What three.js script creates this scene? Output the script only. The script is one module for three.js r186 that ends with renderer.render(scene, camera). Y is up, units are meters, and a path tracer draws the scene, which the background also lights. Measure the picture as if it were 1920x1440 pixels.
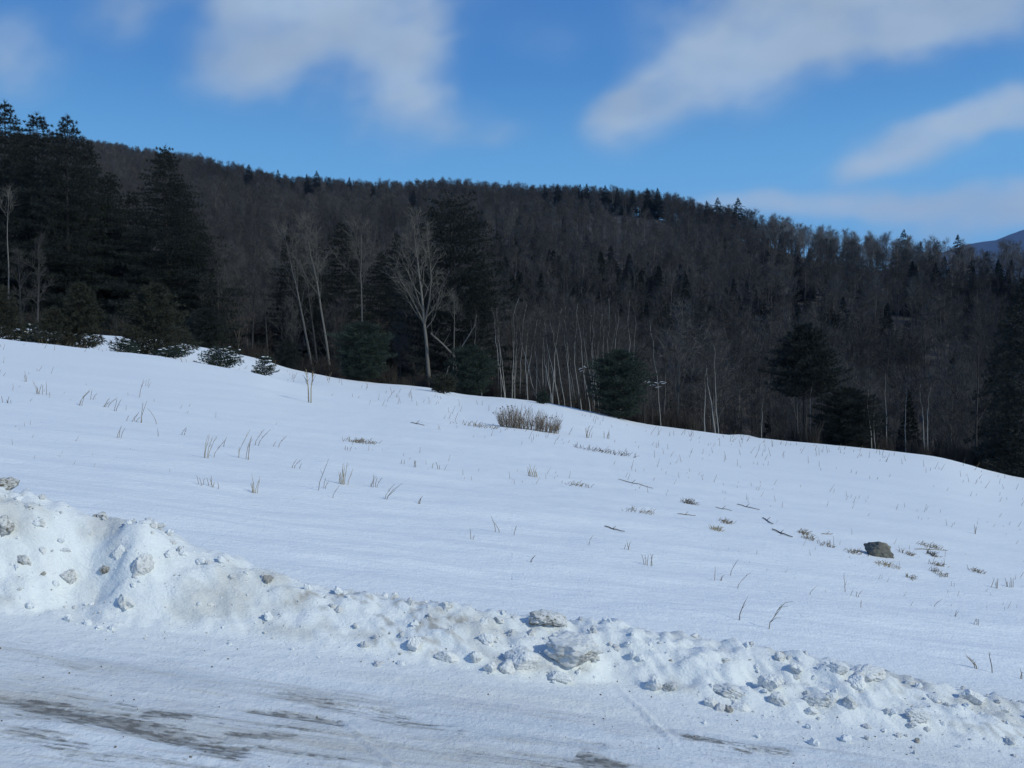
import * as THREE from 'three';
import { ImprovedNoise } from 'three/addons/math/ImprovedNoise.js';

// ---------------------------------------------------------------- camera, sky, sun, exposure
const scene = new THREE.Scene();
const CAM_Y = 1.65, F = 1663;                       // F: focal length in pixels of the 1920 x 1440 photograph
const camera = new THREE.PerspectiveCamera(46.82, 4 / 3, 0.1, 30000);
camera.position.set(0, CAM_Y, 0);
camera.lookAt(0, CAM_Y, -10);
scene.add(camera);
const renderer = new THREE.WebGLRenderer({ antialias: true });
renderer.toneMapping = THREE.LinearToneMapping;
renderer.toneMappingExposure = 1.0;
renderer.shadowMap.enabled = true;

const SUN = new THREE.Vector3(0.73, 0.56, 0.42).normalize();
const sun = new THREE.DirectionalLight(new THREE.Color().setRGB(1.0, 1.0, 0.85), 2.4);
sun.position.copy(SUN).multiplyScalar(200);
sun.castShadow = true; sun.shadow.mapSize.set(4096, 4096); sun.shadow.radius = 6;
Object.assign(sun.shadow.camera, { left: -120, right: 120, top: 120, bottom: -120, near: 1, far: 600 });
scene.add(sun, sun.target);
scene.fog = new THREE.FogExp2(new THREE.Color().setRGB(0.16, 0.30, 0.62), 0.00004);

// ---------------------------------------------------------------- small maths
function rngOf(seed) { let a = (seed * 2654435761) >>> 0; return () => { a = (a + 0x6D2B79F5) >>> 0; let t = a; t = Math.imul(t ^ (t >>> 15), t | 1); t ^= t + Math.imul(t ^ (t >>> 7), t | 61); return ((t ^ (t >>> 14)) >>> 0) / 4294967296; }; }
const clamp = (v, a = 0, b = 1) => Math.min(b, Math.max(a, v));
const lerp = (a, b, t) => a + (b - a) * t;
const sstep = (a, b, v) => { const t = clamp((v - a) / (b - a)); return t * t * (3 - 2 * t); };
const gauss = (v, s) => Math.exp(-(v * v) / (2 * s * s));
function hash(x, y, s = 0) { let h = Math.imul(x, 374761393) + Math.imul(y, 668265263) + Math.imul(s, 1442695041); h = Math.imul(h ^ (h >>> 13), 1274126177); return ((h ^ (h >>> 16)) >>> 0) / 4294967296; }
function noise(x, y, s = 0) {                        // smooth value noise, 0..1
  const i = Math.floor(x), j = Math.floor(y), fx = x - i, fy = y - j;
  const u = fx * fx * fx * (fx * (fx * 6 - 15) + 10), v = fy * fy * fy * (fy * (fy * 6 - 15) + 10);
  return lerp(lerp(hash(i, j, s), hash(i + 1, j, s), u), lerp(hash(i, j + 1, s), hash(i + 1, j + 1, s), u), v);
}
function fbm(x, y, oct, s = 0) { let a = 0, w = 0.5, t = 0; for (let k = 0; k < oct; k++) { a += w * noise(x, y, s + k); t += w; w *= 0.5; x = x * 2.03 + 17.1; y = y * 2.03 - 9.7; } return a / t; }
const perlin = new ImprovedNoise();
function fbm3(x, y, z, oct, s) { let a = 0, w = 0.5, t = 0; for (let k = 0; k < oct; k++) { a += w * perlin.noise(x + s * 1.7 + 0.31, y - s * 0.9 + 0.17, z + s * 2.3 + 0.53); t += w; w *= 0.5; x = x * 2.03 + 7.1; y = y * 2.03 - 3.3; z = z * 2.03 + 1.9; } return 0.5 + 0.62 * a / t; }
function worley(x, y, s) { let m = 9; const i = Math.floor(x), j = Math.floor(y); for (let a = -1; a < 2; a++) for (let b = -1; b < 2; b++) { const dx = i + a + hash(i + a, j + b, s) - x, dy = j + b + hash(i + a, j + b, s + 5) - y; m = Math.min(m, dx * dx + dy * dy); } return Math.sqrt(m); }
function curve(table, v) {                           // smooth interpolation through [v, value] pairs
  const n = table.length;
  if (v <= table[0][0]) return table[0][1];
  if (v >= table[n - 1][0]) return table[n - 1][1];
  let k = 1; while (table[k][0] < v) k++;
  const p = (q) => table[clamp(q, 0, n - 1)];
  const [x0, y0] = p(k - 1), [x1, y1] = p(k), t = (v - x0) / (x1 - x0), w = x1 - x0;
  const m0 = (y1 - p(k - 2)[1]) / Math.max(x1 - p(k - 2)[0], 1e-6) * w, m1 = (p(k + 1)[1] - y0) / Math.max(p(k + 1)[0] - x0, 1e-6) * w;
  const t2 = t * t, t3 = t2 * t;
  return (2 * t3 - 3 * t2 + 1) * y0 + (t3 - 2 * t2 + t) * m0 + (3 * t2 - 2 * t3) * y1 + (t3 - t2) * m1;
}
const rad = (d) => d * Math.PI / 180;

// ---------------------------------------------------------------- the sky: blue air and soft clouds
{
  const W = 2048, H = 1024, data = new Float32Array(W * H * 4);
  const soft = (X, Y, cx, cy, rx, ry, tilt) => { const c = Math.cos(tilt), s = Math.sin(tilt), dx = X - cx, dy = Y - cy, a = (dx * c + dy * s) / rx, b = (-dx * s + dy * c) / ry; return Math.exp(-Math.pow(a * a + b * b, 1.35)); };
  const px = (x) => (x - 960) / F, py = (y) => (720 - y) / F;
  // clouds over the field: [centre, half sizes, tilt, strength] in degrees-like tangents
  const clouds = [
    [480, 80, 105, 125, 0, 0.95], [620, 40, 150, 110, 0, 1.0], [740, 30, 100, 90, 0, 0.8], [720, 150, 85, 100, -0.5, 0.9], [770, 215, 90, 50, -0.2, 0.6], [860, 240, 90, 34, 0, 0.4], [560, -80, 330, 110, 0, 0.9], [470, 160, 90, 45, 0, 0.4],
    [1170, 195, 95, 50, 0.35, 0.6], [1270, 160, 150, 62, 0.45, 0.95], [1420, 80, 190, 95, 0.5, 1.0], [1580, 60, 230, 80, 0.3, 0.95], [1800, 20, 260, 70, 0.15, 0.8], [1560, -60, 300, 90, 0.2, 0.9],
    [1900, 215, 150, 38, 0.22, 0.95], [1770, 265, 190, 42, 0.28, 0.85], [1640, 310, 110, 26, 0.15, 0.4],
    [1720, 378, 360, 32, 0.02, 0.8], [1880, 415, 240, 34, 0.12, 0.8], [1480, 376, 230, 28, -0.03, 0.6],
    [30, 130, 100, 85, 0.1, 0.4], [210, 25, 90, 80, -0.6, 0.28], [1010, 60, 80, 50, 0, 0.15], [-260, 120, 260, 90, 0.2, 0.7], [2240, 120, 260, 90, -0.1, 0.8],
  ];
  const ramp = [[-5, [0.34, 0.50, 0.72]], [0, [0.30, 0.50, 0.75]], [6, [0.20, 0.47, 0.78]], [13, [0.150, 0.415, 0.75]], [16, [0.110, 0.335, 0.67]], [19, [0.076, 0.258, 0.595]], [24, [0.056, 0.205, 0.53]], [45, [0.05, 0.15, 0.42]], [90, [0.04, 0.11, 0.33]]];
  for (let j = 0; j < H; j++) {
    const el = (j + 0.5) / H * 180 - 90, ce = Math.cos(rad(el)), se = Math.sin(rad(el));
    let k = 1; while (k < ramp.length - 1 && ramp[k][0] < el) k++;
    const rt = clamp((el - ramp[k - 1][0]) / (ramp[k][0] - ramp[k - 1][0])), blue = [0, 1, 2].map((c) => lerp(ramp[k - 1][1][c], ramp[k][1][c], rt));
    for (let i = 0; i < W; i++) {
      const az = ((i + 0.5) / W - 0.5) * 2 * Math.PI, dx = ce * Math.cos(az), dz = ce * Math.sin(az);
      let front = 0, fw = 0;
      if (dz < -0.2 && el > 0) {
        let X = dx / -dz, Y = se / -dz;
        const X0 = X, Y0 = Y; X += (fbm(X0 * 6, Y0 * 6, 4, 51) - 0.5) * 0.09; Y += (fbm(X0 * 6 + 9, Y0 * 8, 4, 57) - 0.5) * 0.06;
        for (const [cx, cy, rx, ry, tilt, q] of clouds) front = front + q * soft(X, Y, px(cx), py(cy), rx / F, ry / F, tilt) * (1 - front * 0.6);
        front = Math.min(1, front); const wisp = fbm(X0 * 16 + Y0 * 7, Y0 * 26 - X0 * 9, 5, 61) - 0.5; front = sstep(-0.04, 1.28, front + wisp * 0.75 * sstep(0.02, 0.4, front)) * (0.98 + 0.5 * (fbm(X0 * 9 - 3, Y0 * 12 + 2, 4, 63) - 0.5)) * 1.05; front = clamp(front);
        fw = sstep(0.2, 0.55, -dz) * (1 - sstep(0.65, 0.95, Y)) * (1 - sstep(0.8, 1.2, Math.abs(X)));
      }
      let over = 0;
      if (el > 0) { const q = 1 / (se + 0.12), n = fbm(dx * q * 1.3 + 3.1, dz * q * 1.3 + 8.2, 4, 80); over = sstep(0.46, 0.66, n) * 0.9; }
      const cl = lerp(over, front, fw), tex = 0.85 + 0.3 * fbm(dx * 9 + 4, (se * 2 + dz) * 9, 3, 90);
      const glow = 1 + 0.5 * Math.pow(Math.max(0, dx * SUN.x + se * SUN.y + dz * SUN.z), 3), cloud = [0.395, 0.51, 0.645].map((c) => c * tex * glow), o = (j * W + i) * 4, a = clamp(cl * 0.92);
      for (let c = 0; c < 3; c++) data[o + c] = lerp(blue[c], cloud[c], a);
      data[o + 3] = 1;
    }
  }
  const sky = new THREE.DataTexture(data, W, H, THREE.RGBAFormat, THREE.FloatType);
  sky.mapping = THREE.EquirectangularReflectionMapping; sky.magFilter = sky.minFilter = THREE.LinearFilter; sky.colorSpace = THREE.LinearSRGBColorSpace; sky.needsUpdate = true;
  scene.background = sky; scene.environment = sky;
}

// ---------------------------------------------------------------- naming
const taken = new Map();
function numbered(name) { const n = taken.get(name) || 0; taken.set(name, n + 1); return n ? `${name}_${String(n).padStart(3, '0')}` : name; }
function tag(o, label, category, group, kind) {
  if (label) o.userData.label = label;
  if (category) o.userData.category = category;
  if (group) o.userData.group = group;
  if (kind) o.userData.kind = kind;
  return o;
}
function solid(o) { o.castShadow = true; o.receiveShadow = true; return o; }
function mesh(name, geometry, material, parent = scene) { const m = solid(new THREE.Mesh(geometry, material)); m.name = parent === scene ? numbered(name) : name; parent.add(m); return m; }
function thing(name, label, category, group) { const g = new THREE.Group(); g.name = numbered(name); scene.add(g); return tag(g, label, category, group); }
function copyOf(o, label, group) { const c = o.clone(); c.name = numbered(o.name.replace(/_\d{3}$/, '')); c.userData = { ...o.userData }; scene.add(c); if (label) c.userData.label = label; if (group) c.userData.group = group; return c; }

// ---------------------------------------------------------------- textures of fine relief
function grain(size, repeat, fn) {
  const d = new Uint8Array(size * size * 4);
  for (let j = 0; j < size; j++) for (let i = 0; i < size; i++) { const v = clamp(fn(i / size, j / size)) * 255, o = (j * size + i) * 4; d[o] = d[o + 1] = d[o + 2] = v; d[o + 3] = 255; }
  const t = new THREE.DataTexture(d, size, size); t.wrapS = t.wrapT = THREE.RepeatWrapping; t.magFilter = THREE.LinearFilter; t.minFilter = THREE.LinearMipmapLinearFilter; t.generateMipmaps = true; t.repeat.set(repeat, repeat); t.needsUpdate = true;
  return t;
}
// value noise that tiles with period p
function tnoise(x, y, p, s) { const i = Math.floor(x), j = Math.floor(y), fx = x - i, fy = y - j, u = fx * fx * (3 - 2 * fx), v = fy * fy * (3 - 2 * fy), m = (q) => ((q % p) + p) % p; return lerp(lerp(hash(m(i), m(j), s), hash(m(i + 1), m(j), s), u), lerp(hash(m(i), m(j + 1), s), hash(m(i + 1), m(j + 1), s), u), v); }
const snowGrain = grain(1024, 1, (u, v) => 0.40 * tnoise(u * 10, v * 28, 1e9 | 0, 3) * 0 + 0.45 * tnoise(u * 12, v * 36, 12 * 36, 3) + 0.3 * tnoise(u * 48, v * 96, 48 * 96, 4) + 0.25 * tnoise(u * 200, v * 200, 200, 5));
snowGrain.repeat.set(0.4, 0.4);
const crumbGrain = grain(1024, 1, (u, v) => 0.5 * tnoise(u * 24, v * 24, 24, 6) + 0.3 * tnoise(u * 80, v * 80, 80, 7) + 0.2 * tnoise(u * 250, v * 250, 250, 8));
crumbGrain.repeat.set(1, 1);
const barkGrain = grain(256, 1, (u, v) => 0.6 * tnoise(u * 16, v * 5, 80, 11) + 0.4 * tnoise(u * 40, v * 20, 200, 12));

const rgb = (r, g, b) => new THREE.Color().setRGB(r, g, b);
const std = (o) => new THREE.MeshStandardMaterial(o);
const M = {
  snow: std({ color: rgb(0.795, 0.835, 0.86), roughness: 0.75, bumpMap: snowGrain, bumpScale: 0.012 }),
  bank: std({ color: 0xffffff, vertexColors: true, roughness: 0.8, bumpMap: crumbGrain, bumpScale: 0.008 }),
  chunk: std({ color: 0xffffff, vertexColors: true, roughness: 0.85 }),
  litter: std({ color: rgb(0.05, 0.045, 0.042), roughness: 1 }),
  rock: std({ color: 0xffffff, vertexColors: true, roughness: 0.9 }),
  pine: std({ color: rgb(0.020, 0.034, 0.024), roughness: 0.85 }),
  pineDark: std({ color: rgb(0.0095, 0.016, 0.0125), roughness: 0.85 }),
  pineOlive: std({ color: rgb(0.026, 0.029, 0.017), roughness: 0.85 }),
  pineBark: std({ color: rgb(0.03, 0.027, 0.025), roughness: 1 }),
  paleBark: std({ color: rgb(0.14, 0.13, 0.116), roughness: 0.95 }),
  birch: std({ color: rgb(0.27, 0.262, 0.245), roughness: 0.85 }),
  greyBark: std({ color: rgb(0.05, 0.046, 0.043), roughness: 1 }),
  twig: std({ color: rgb(0.045, 0.041, 0.037), roughness: 1 }),
  paleTwig: std({ color: rgb(0.105, 0.097, 0.084), roughness: 1 }),
  hillWood: std({ color: rgb(0.066, 0.0625, 0.059), roughness: 1 }),
  brush: std({ color: rgb(0.036, 0.031, 0.026), roughness: 1 }),
  shrub: std({ color: rgb(0.21, 0.165, 0.12), roughness: 1 }),
  stem: std({ color: rgb(0.22, 0.175, 0.11), roughness: 0.95 }),
  darkStem: std({ color: rgb(0.13, 0.108, 0.085), roughness: 0.95 }),
  straw: std({ color: rgb(0.33, 0.26, 0.13), roughness: 0.95 }),
  grit: std({ color: rgb(0.14, 0.125, 0.105), roughness: 0.95 }),
  mountain: std({ color: rgb(0.022, 0.034, 0.042), roughness: 1 }),
};

// ---------------------------------------------------------------- the lie of the land
const SLOPE = 0.14, CREST_D = 58;
const U = (p) => (p - 960) / F;
// heights of the far edge of the field, given as the slope at which a person at the road sees it
const farEdge = [[-500, 560], [0, 612], [100, 620], [200, 629], [290, 636], [370, 650], [480, 672], [540, 690], [600, 703], [690, 717], [800, 727], [870, 740], [960, 748], [1030, 757], [1120, 775], [1200, 793], [1270, 803], [1360, 815], [1480, 828], [1600, 838], [1700, 849], [1760, 857], [1820, 872], [1860, 885], [1920, 897], [2300, 960]].map(([a, b]) => [U(a), (720 - b) / F]);
const ridgeLine = [[-500, 300], [0, 262], [180, 272], [250, 285], [380, 302], [450, 320], [540, 337], [700, 347], [850, 347], [960, 353], [1040, 354], [1150, 358], [1230, 366], [1300, 380], [1400, 398], [1480, 414], [1550, 430], [1650, 440], [1750, 450], [1850, 456], [1920, 458], [2400, 480]].map(([a, b]) => [U(a), (720 - b) / F]);
const ridgeDist = [[-500, 780], [400, 760], [960, 690], [1250, 600], [1500, 440], [1700, 390], [1920, 370], [2400, 360]].map(([a, b]) => [U(a), b]);
const bankTop = [[-9, 0.6], [-3.2, 0.60], [-2.6, 0.47], [-2.2, 0.385], [-1.8, 0.31], [-1.15, 0.22], [-0.5, 0.19], [0.1, 0.175], [0.6, 0.205], [1.2, 0.19], [1.8, 0.185], [2.4, 0.17], [2.8, 0.14], [3.2, 0.09], [4, 0.12], [9, 0.2]];
function fieldAt(x, d) {
  const plane = -SLOPE * 95 * Math.tanh(x / 95);
  if (d < 9) return plane;
  const u = clamp(x / d, -0.9, 0.9), dd = Math.min(d, 110), X = u * CREST_D;
  const delta = curve(farEdge, u) - (-CAM_Y / CREST_D - SLOPE * 95 * Math.tanh(X / 95) / CREST_D);
  let y = plane + delta * sstep(7, CREST_D, d) * dd;
  const left = 1 - sstep(-0.3, -0.2, u);
  y += left * (0.16 * gauss(d - 38, 3) - 0.65 * gauss(d - 47, 3.6));
  const over = d - CREST_D;
  if (over > 0) y -= over < 8 ? 0.0125 * over * over : 0.8 + 0.2 * (Math.min(over, 60) - 8);
  y += 0.82 * gauss(u - 0.262, 0.026) * gauss(d - 67, 2.2) + 0.3 * gauss(u - 0.185, 0.016) * gauss(d - 65, 1.8);
  return y;
}
function bankShape(x, d) {                           // height of the ploughed bank above the ground
  const h = curve(bankTop, x), mid = 5.52 + 0.05 * Math.sin(x * 2.1) + 0.06 * (noise(x * 1.3, 4, 20) - 0.5), front = 0.40 + h * 0.33, back = 0.26 + h * 0.3;
  const t = d < mid ? (mid - d) / front : (d - mid) / back;
  if (t > 1.6) return 0;
  const body = h * Math.pow(Math.max(0, 1 - sstep(0, 1.25, t)), 0.9);
  const edge = 1 - sstep(0.75, 1.45, t);
  const f = d + body * 1.1;
  const lump = Math.max(0, 0.5 - worley(x * 4.6, f * 4.6, 31)) * 0.085 + Math.max(0, 0.5 - worley(x * 10 + 3, f * 10, 37)) * 0.075 + Math.max(0, 0.45 - worley(x * 21, f * 21, 39)) * 0.035;
  const rough = (fbm(x * 2.6, f * 2.6, 5, 41) - 0.5) * 0.17 + (fbm(x * 13, f * 13, 3, 47) - 0.5) * 0.03 + Math.pow(1 - Math.abs(2 * fbm(x * 5, f * 5, 3, 53) - 1), 4) * 0.05 * sstep(-0.8, 0.2, x);
  const drift = sstep(0.45, 0.65, noise(x * 0.9 + 3.3, d * 1.7, 43)) * 0.55 * (1 - 0.5 * sstep(0, 0.5, x)) + 0.65 * gauss(x + 1.3, 0.5);        // smooth drifted stretches
  let y = body + edge * (lump * Math.max(0.15, 1 - 0.75 * drift) + rough * Math.max(0.3, 1 - 0.55 * drift)) * clamp(0.35 + h * 2);
  y -= 0.17 * gauss(x + 2.52, 0.13) * gauss(d - 5.2, 0.16) + 0.08 * gauss(x + 2.36, 0.08) * gauss(d - 5.2, 0.09);   // hollow beside the lump
  y += 0.14 * gauss(x + 2.28, 0.12) * gauss(d - 5.32, 0.12);
  y -= 0.05 * gauss(x - 0.60, 0.12) * gauss(d - 5.12, 0.16);
  return Math.max(y, 0);
}
function hillAt(x, d) {
  const u = clamp(x / d, -1.1, 1.1), R = curve(ridgeDist, u), yr = CAM_Y + R * curve(ridgeLine, u) - (12.5 + 0.0095 * R);
  const y0 = fieldAt(u * 108, 108), t = clamp((d - 108) / (R - 108)), e = 0.45 * t + 0.55 * t * t * (3 - 2 * t);
  let y = lerp(y0, yr, e);
  if (d > R) y -= (d - R) * 0.12;
  return y + (fbm(x * 0.012, d * 0.012, 3, 61) - 0.5) * 10 * sstep(130, 260, d) * (1 - sstep(R - 160, R - 20, d));
}
function ground(x, z) {
  const d = -z;
  if (d > 108) return Math.max(hillAt(x, d), -90);
  let y = fieldAt(x, Math.max(d, 0));
  const near = sstep(5.6, 7.5, d);
  if (near > 0) {
    y += near * ((fbm(x * 0.22, z * 0.5, 3, 65) - 0.5) * 0.11 + (fbm(x * 0.8 + 5, z * 2.6 + x * 0.3, 3, 66) - 0.5) * 0.055 + (fbm(x * 3.1, z * 7, 2, 67) - 0.5) * 0.012) * (1 - sstep(50, 58, d) * 0.3);
  }
  if (d > 4.2 && d < 7) y += bankShape(x, d);
  if (d < 5.4 && d > -4) {                            // ruts and packed ridges of the icy road
    const q = 1 - sstep(4.7, 5.3, d);
    y += q * ((fbm(x * 0.8, d * 3.2, 3, 71) - 0.5) * 0.035 + (fbm(x * 5, d * 14, 3, 72) - 0.5) * 0.012);
    for (const [x0, d0, x1, d1, w, depth] of ruts) { const t = clamp(((x - x0) * (x1 - x0) + (d - d0) * (d1 - d0)) / ((x1 - x0) ** 2 + (d1 - d0) ** 2)), e = Math.hypot(x - x0 - t * (x1 - x0), d - d0 - t * (d1 - d0)); if (e < w * 4) y += q * depth * (gauss(e, w) - 0.6 * gauss(e - 1.8 * w, w * 0.7)); }
  }
  return y;
}
// where a photograph pixel meets the bare plane of the road
function onRoad(px, py) { const u = U(px), d = CAM_Y / ((py - 720) / F - SLOPE * u); return [u * d, d]; }
const ruts = [[1150, 1280, 1262, 1392, 0.016, 0.012], [640, 1352, 740, 1440, 0.014, 0.010], [470, 1328, 640, 1358, 0.03, -0.006], [600, 1320, 1120, 1400, 0.035, -0.007], [0, 1310, 430, 1410, 0.05, -0.007]]
  .map(([a, b, c, e, w, h]) => [...onRoad(a, b), ...onRoad(c, e), w, h]);
// first place where the line of sight through a photograph pixel meets the ground
function groundAt(px, py, from = 3) {
  const u = U(px), t = (720 - py) / F;
  let d = from, step = 0.03;
  while (d < 75) { if (CAM_Y + t * d < ground(u * d, -d)) break; d += step; step = 0.02 + d * 0.004; }
  return new THREE.Vector3(u * d, ground(u * d, -d), -d);
}

// ---------------------------------------------------------------- ground sheets that share their border rows
const spread = (from, to, first, growth) => { const a = [from]; let s = first; while (Math.abs(a[a.length - 1] - to) > s * 1.4) { a.push(a[a.length - 1] + Math.sign(to - from) * s); s *= growth; } a.push(to); return a; };
const even = (from, to, n) => Array.from({ length: n + 1 }, (_, k) => lerp(from, to, k / n));
const XS = (() => { const r = spread(3.8, 1500, 0.026, 1.05); return [...r.map((v) => -v).reverse(), ...even(-3.8, 3.8, 300).slice(1, -1), ...r]; })();
function sheet(name, ds, material, paint, uvOf) {
  const nx = XS.length, nz = ds.length, pos = new Float32Array(nx * nz * 3), uv = new Float32Array(nx * nz * 2), col = paint ? new Float32Array(nx * nz * 3) : null, idx = [];
  for (let j = 0; j < nz; j++) for (let i = 0; i < nx; i++) {
    const k = j * nx + i, x = XS[i], z = -ds[j];
    pos[k * 3] = x; pos[k * 3 + 1] = ground(x, z); pos[k * 3 + 2] = z;
    [uv[k * 2], uv[k * 2 + 1]] = uvOf ? uvOf(x, -z) : [x, z];
    if (col) { const c = paint(x, -z); col[k * 3] = c[0]; col[k * 3 + 1] = c[1]; col[k * 3 + 2] = c[2]; }
    if (i && j) { const a = k - nx - 1, b = k - nx, c = k - 1; idx.push(a, b, c, b, k, c); }
  }
  const g = new THREE.BufferGeometry();
  g.setAttribute('position', new THREE.BufferAttribute(pos, 3)); g.setAttribute('uv', new THREE.BufferAttribute(uv, 2));
  if (col) g.setAttribute('color', new THREE.BufferAttribute(col, 3));
  g.setIndex(idx); g.computeVertexNormals();
  return tag(mesh(name, g, material), null, null, null, 'structure');
}
const roadRows = [...spread(2.3, -4, 0.04, 1.08).reverse(), ...even(2.3, 4.55, 90).slice(1)], bankRows = even(4.55, 6.9, 104), fieldRows = spread(6.9, 84, 0.024, 1.028), hillRows = spread(84, 1500, 2.2, 1.05), backRows = spread(-4, -400, 0.5, 1.12).reverse();

// dirt and packed snow of the road, in metres
const ROAD_X = 9.6, ROAD_D = 4.8;
const roadMap = (() => {
  const W = 2048, H = 1024, d8 = new Uint8Array(W * H * 4);
  // bare gritty streaks: [pixel run in the photograph, width in metres, strength]
  const streaks = [
    [-60, 1300, 130, 1328, 0.035, 0.8], [60, 1320, 300, 1372, 0.055, 1], [230, 1355, 430, 1412, 0.06, 1.05], [20, 1374, 160, 1405, 0.03, 0.7], [225, 1318, 250, 1324, 0.025, 0.8], [285, 1338, 345, 1348, 0.03, 0.9], [290, 1357, 320, 1362, 0.02, 0.6],
    [475, 1330, 630, 1358, 0.026, 1.0], [540, 1300, 740, 1345, 0.075, 0.55], [600, 1320, 860, 1378, 0.05, 0.6], [850, 1380, 1130, 1402, 0.03, 0.45], [440, 1378, 540, 1384, 0.035, 0.9],
    [1290, 1386, 1340, 1392, 0.03, 1], [1345, 1395, 1470, 1412, 0.04, 0.75], [1100, 1428, 1160, 1445, 0.05, 1.1], [1380, 1405, 1400, 1412, 0.02, 0.9], [1420, 1402, 1470, 1405, 0.02, 0.7], [1260, 1350, 1480, 1362, 0.06, 0.3], [1640, 1400, 1900, 1420, 0.08, 0.25],
    [0, 1165, 40, 1180, 0.09, 0.5], [120, 1245, 150, 1252, 0.03, 0.45], [80, 1110, 150, 1115, 0.07, 0.25], [40, 1270, 90, 1276, 0.05, 0.25], [600, 1420, 640, 1440, 0.06, 0.45],
  ].map(([a, b, c, e, w, s]) => [...onRoad(a, b), ...onRoad(c, e), w, s]);
  for (let j = 0; j < H; j++) for (let i = 0; i < W; i++) {
    const x = (i / W - 0.5) * ROAD_X, d = 0.6 + j / H * ROAD_D, along = x + d * 0.05;
    const wob = (fbm(x * 2.2, d * 7, 3, 101) - 0.5) * 0.10;
    let dirt = 0;
    for (const [x0, d0, x1, d1, w, s] of streaks) { const L = (x1 - x0) ** 2 + (d1 - d0) ** 2, tt = ((x - x0) * (x1 - x0) + (d - d0) * (d1 - d0)) / L; if (tt < -0.4 || tt > 1.4) continue; const t = clamp(tt), e = Math.hypot(x - x0 - t * (x1 - x0), d + wob - d0 - t * (d1 - d0)); if (e < w * 4) dirt = Math.max(dirt, s * gauss(e, w * 1.25)); }
    for (const [dl, w, st] of [[2.55, 0.05, 0.7], [2.72, 0.035, 0.7], [2.95, 0.07, 0.75], [3.08, 0.02, 0.7], [3.22, 0.03, 0.8], [3.42, 0.05, 0.65], [3.66, 0.025, 0.7], [3.9, 0.06, 0.55], [4.2, 0.03, 0.45], [4.42, 0.05, 0.35]]) { const e = Math.abs(d - dl - 0.018 * x + wob * 0.6); if (e < w * 4) dirt = Math.max(dirt, st * gauss(e, w * 1.2) * sstep(0.3, 0.72, fbm(x * 0.55 + dl * 9, dl * 3, 2, 119))); }
    const stringy = fbm(along * 4, d * 40, 4, 105), speck = noise(x * 70, d * 110, 107), gritn = fbm(x * 26, d * 60, 3, 109);
    const torn = 0.55 * fbm(along * 5, d * 55, 4, 105) + 0.45 * fbm(x * 34, d * 90, 3, 108);
    let k = sstep(0.47, 0.64, torn * 0.62 + Math.min(dirt, 1.05) * 0.37) * clamp(dirt * 2.2) * (0.55 + 0.45 * sstep(0.4, 0.6, gritn));
    const film = clamp((fbm(x * 0.7 + 2, d * 2.6, 4, 111) - 0.40) * 1.9) * 0.6 * (1 - sstep(4.0, 4.8, d) * 0.5) + clamp((stringy - 0.54) * 4) * 0.36;
    const spots = speck > 0.9 ? (speck - 0.9) * 7 * sstep(0.45, 0.6, fbm(x * 1.6, d * 3, 2, 113)) : 0;
    k = clamp(k + spots);
    const ice = clamp((fbm(x * 1.1 - 5, d * 4.4, 4, 117) - 0.45) * 2.4);
    const base = [lerp(0.71, 0.61, ice), lerp(0.745, 0.665, ice), lerp(0.765, 0.71, ice)].map((v, c) => lerp(v, [0.50, 0.485, 0.445][c], film)).map((v, c) => lerp(v, [0.36, 0.345, 0.31][c], clamp((dirt - 0.12) * 1.1) * sstep(0.38, 0.62, stringy) * 0.75)), dark = [0.13, 0.122, 0.105];
    const o = (j * W + i) * 4;
    for (let c = 0; c < 3; c++) { const v = lerp(base[c] * (0.96 + 0.08 * gritn), dark[c], k * 0.9); d8[o + c] = 255 * (v <= 0.0031308 ? 12.92 * v : 1.055 * Math.pow(v, 1 / 2.4) - 0.055); }
    d8[o + 3] = 255;
  }
  const t = new THREE.DataTexture(d8, W, H); t.colorSpace = THREE.SRGBColorSpace; t.magFilter = THREE.LinearFilter; t.minFilter = THREE.LinearMipmapLinearFilter; t.generateMipmaps = true; t.wrapS = t.wrapT = THREE.MirroredRepeatWrapping; t.needsUpdate = true;
  return t;
})();
const roadGrain = crumbGrain.clone(); roadGrain.repeat.set(9, 4.5); roadGrain.needsUpdate = true;
M.road = std({ map: roadMap, roughness: 0.6, bumpMap: roadGrain, bumpScale: 0.008 });
sheet('road', roadRows, M.road, null, (x, d) => [x / ROAD_X + 0.5, (d - 0.6) / ROAD_D]);
sheet('snow_bank', bankRows, M.bank, (x, d) => {
  const b = bankShape(x, d), soil = sstep(0.52, 0.70, fbm(x * 2.4, d * 3.4, 4, 121)) * 0.6, speck = sstep(0.66, 0.8, noise(x * 34, d * 34, 127)) * sstep(0.42, 0.6, fbm(x * 1.8 + 7, d * 2.2, 2, 129)) * 0.55;
  const on = sstep(0.01, 0.06, b), k = clamp((soil * 0.55 + speck) * on), fade = sstep(5.9, 6.5, d), film = (1 - sstep(4.6, 5.2, d)) * clamp((fbm(x * 0.7 + 2, d * 2.6, 4, 111) - 0.42) * 1.7) * 0.34;
  const c = [lerp(0.745, 0.795, fade), lerp(0.78, 0.835, fade), lerp(0.785, 0.86, fade)];
  return c.map((v, q) => lerp(lerp(v, [0.56, 0.53, 0.46][q], film), [0.30, 0.27, 0.22][q], k));
}, (x, d) => [x, d + 1.2 * bankShape(x, d)]);
sheet('snow_field', fieldRows, M.snow);
sheet('hillside', hillRows, M.litter);
sheet('snowy_ground', backRows, M.snow);
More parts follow.
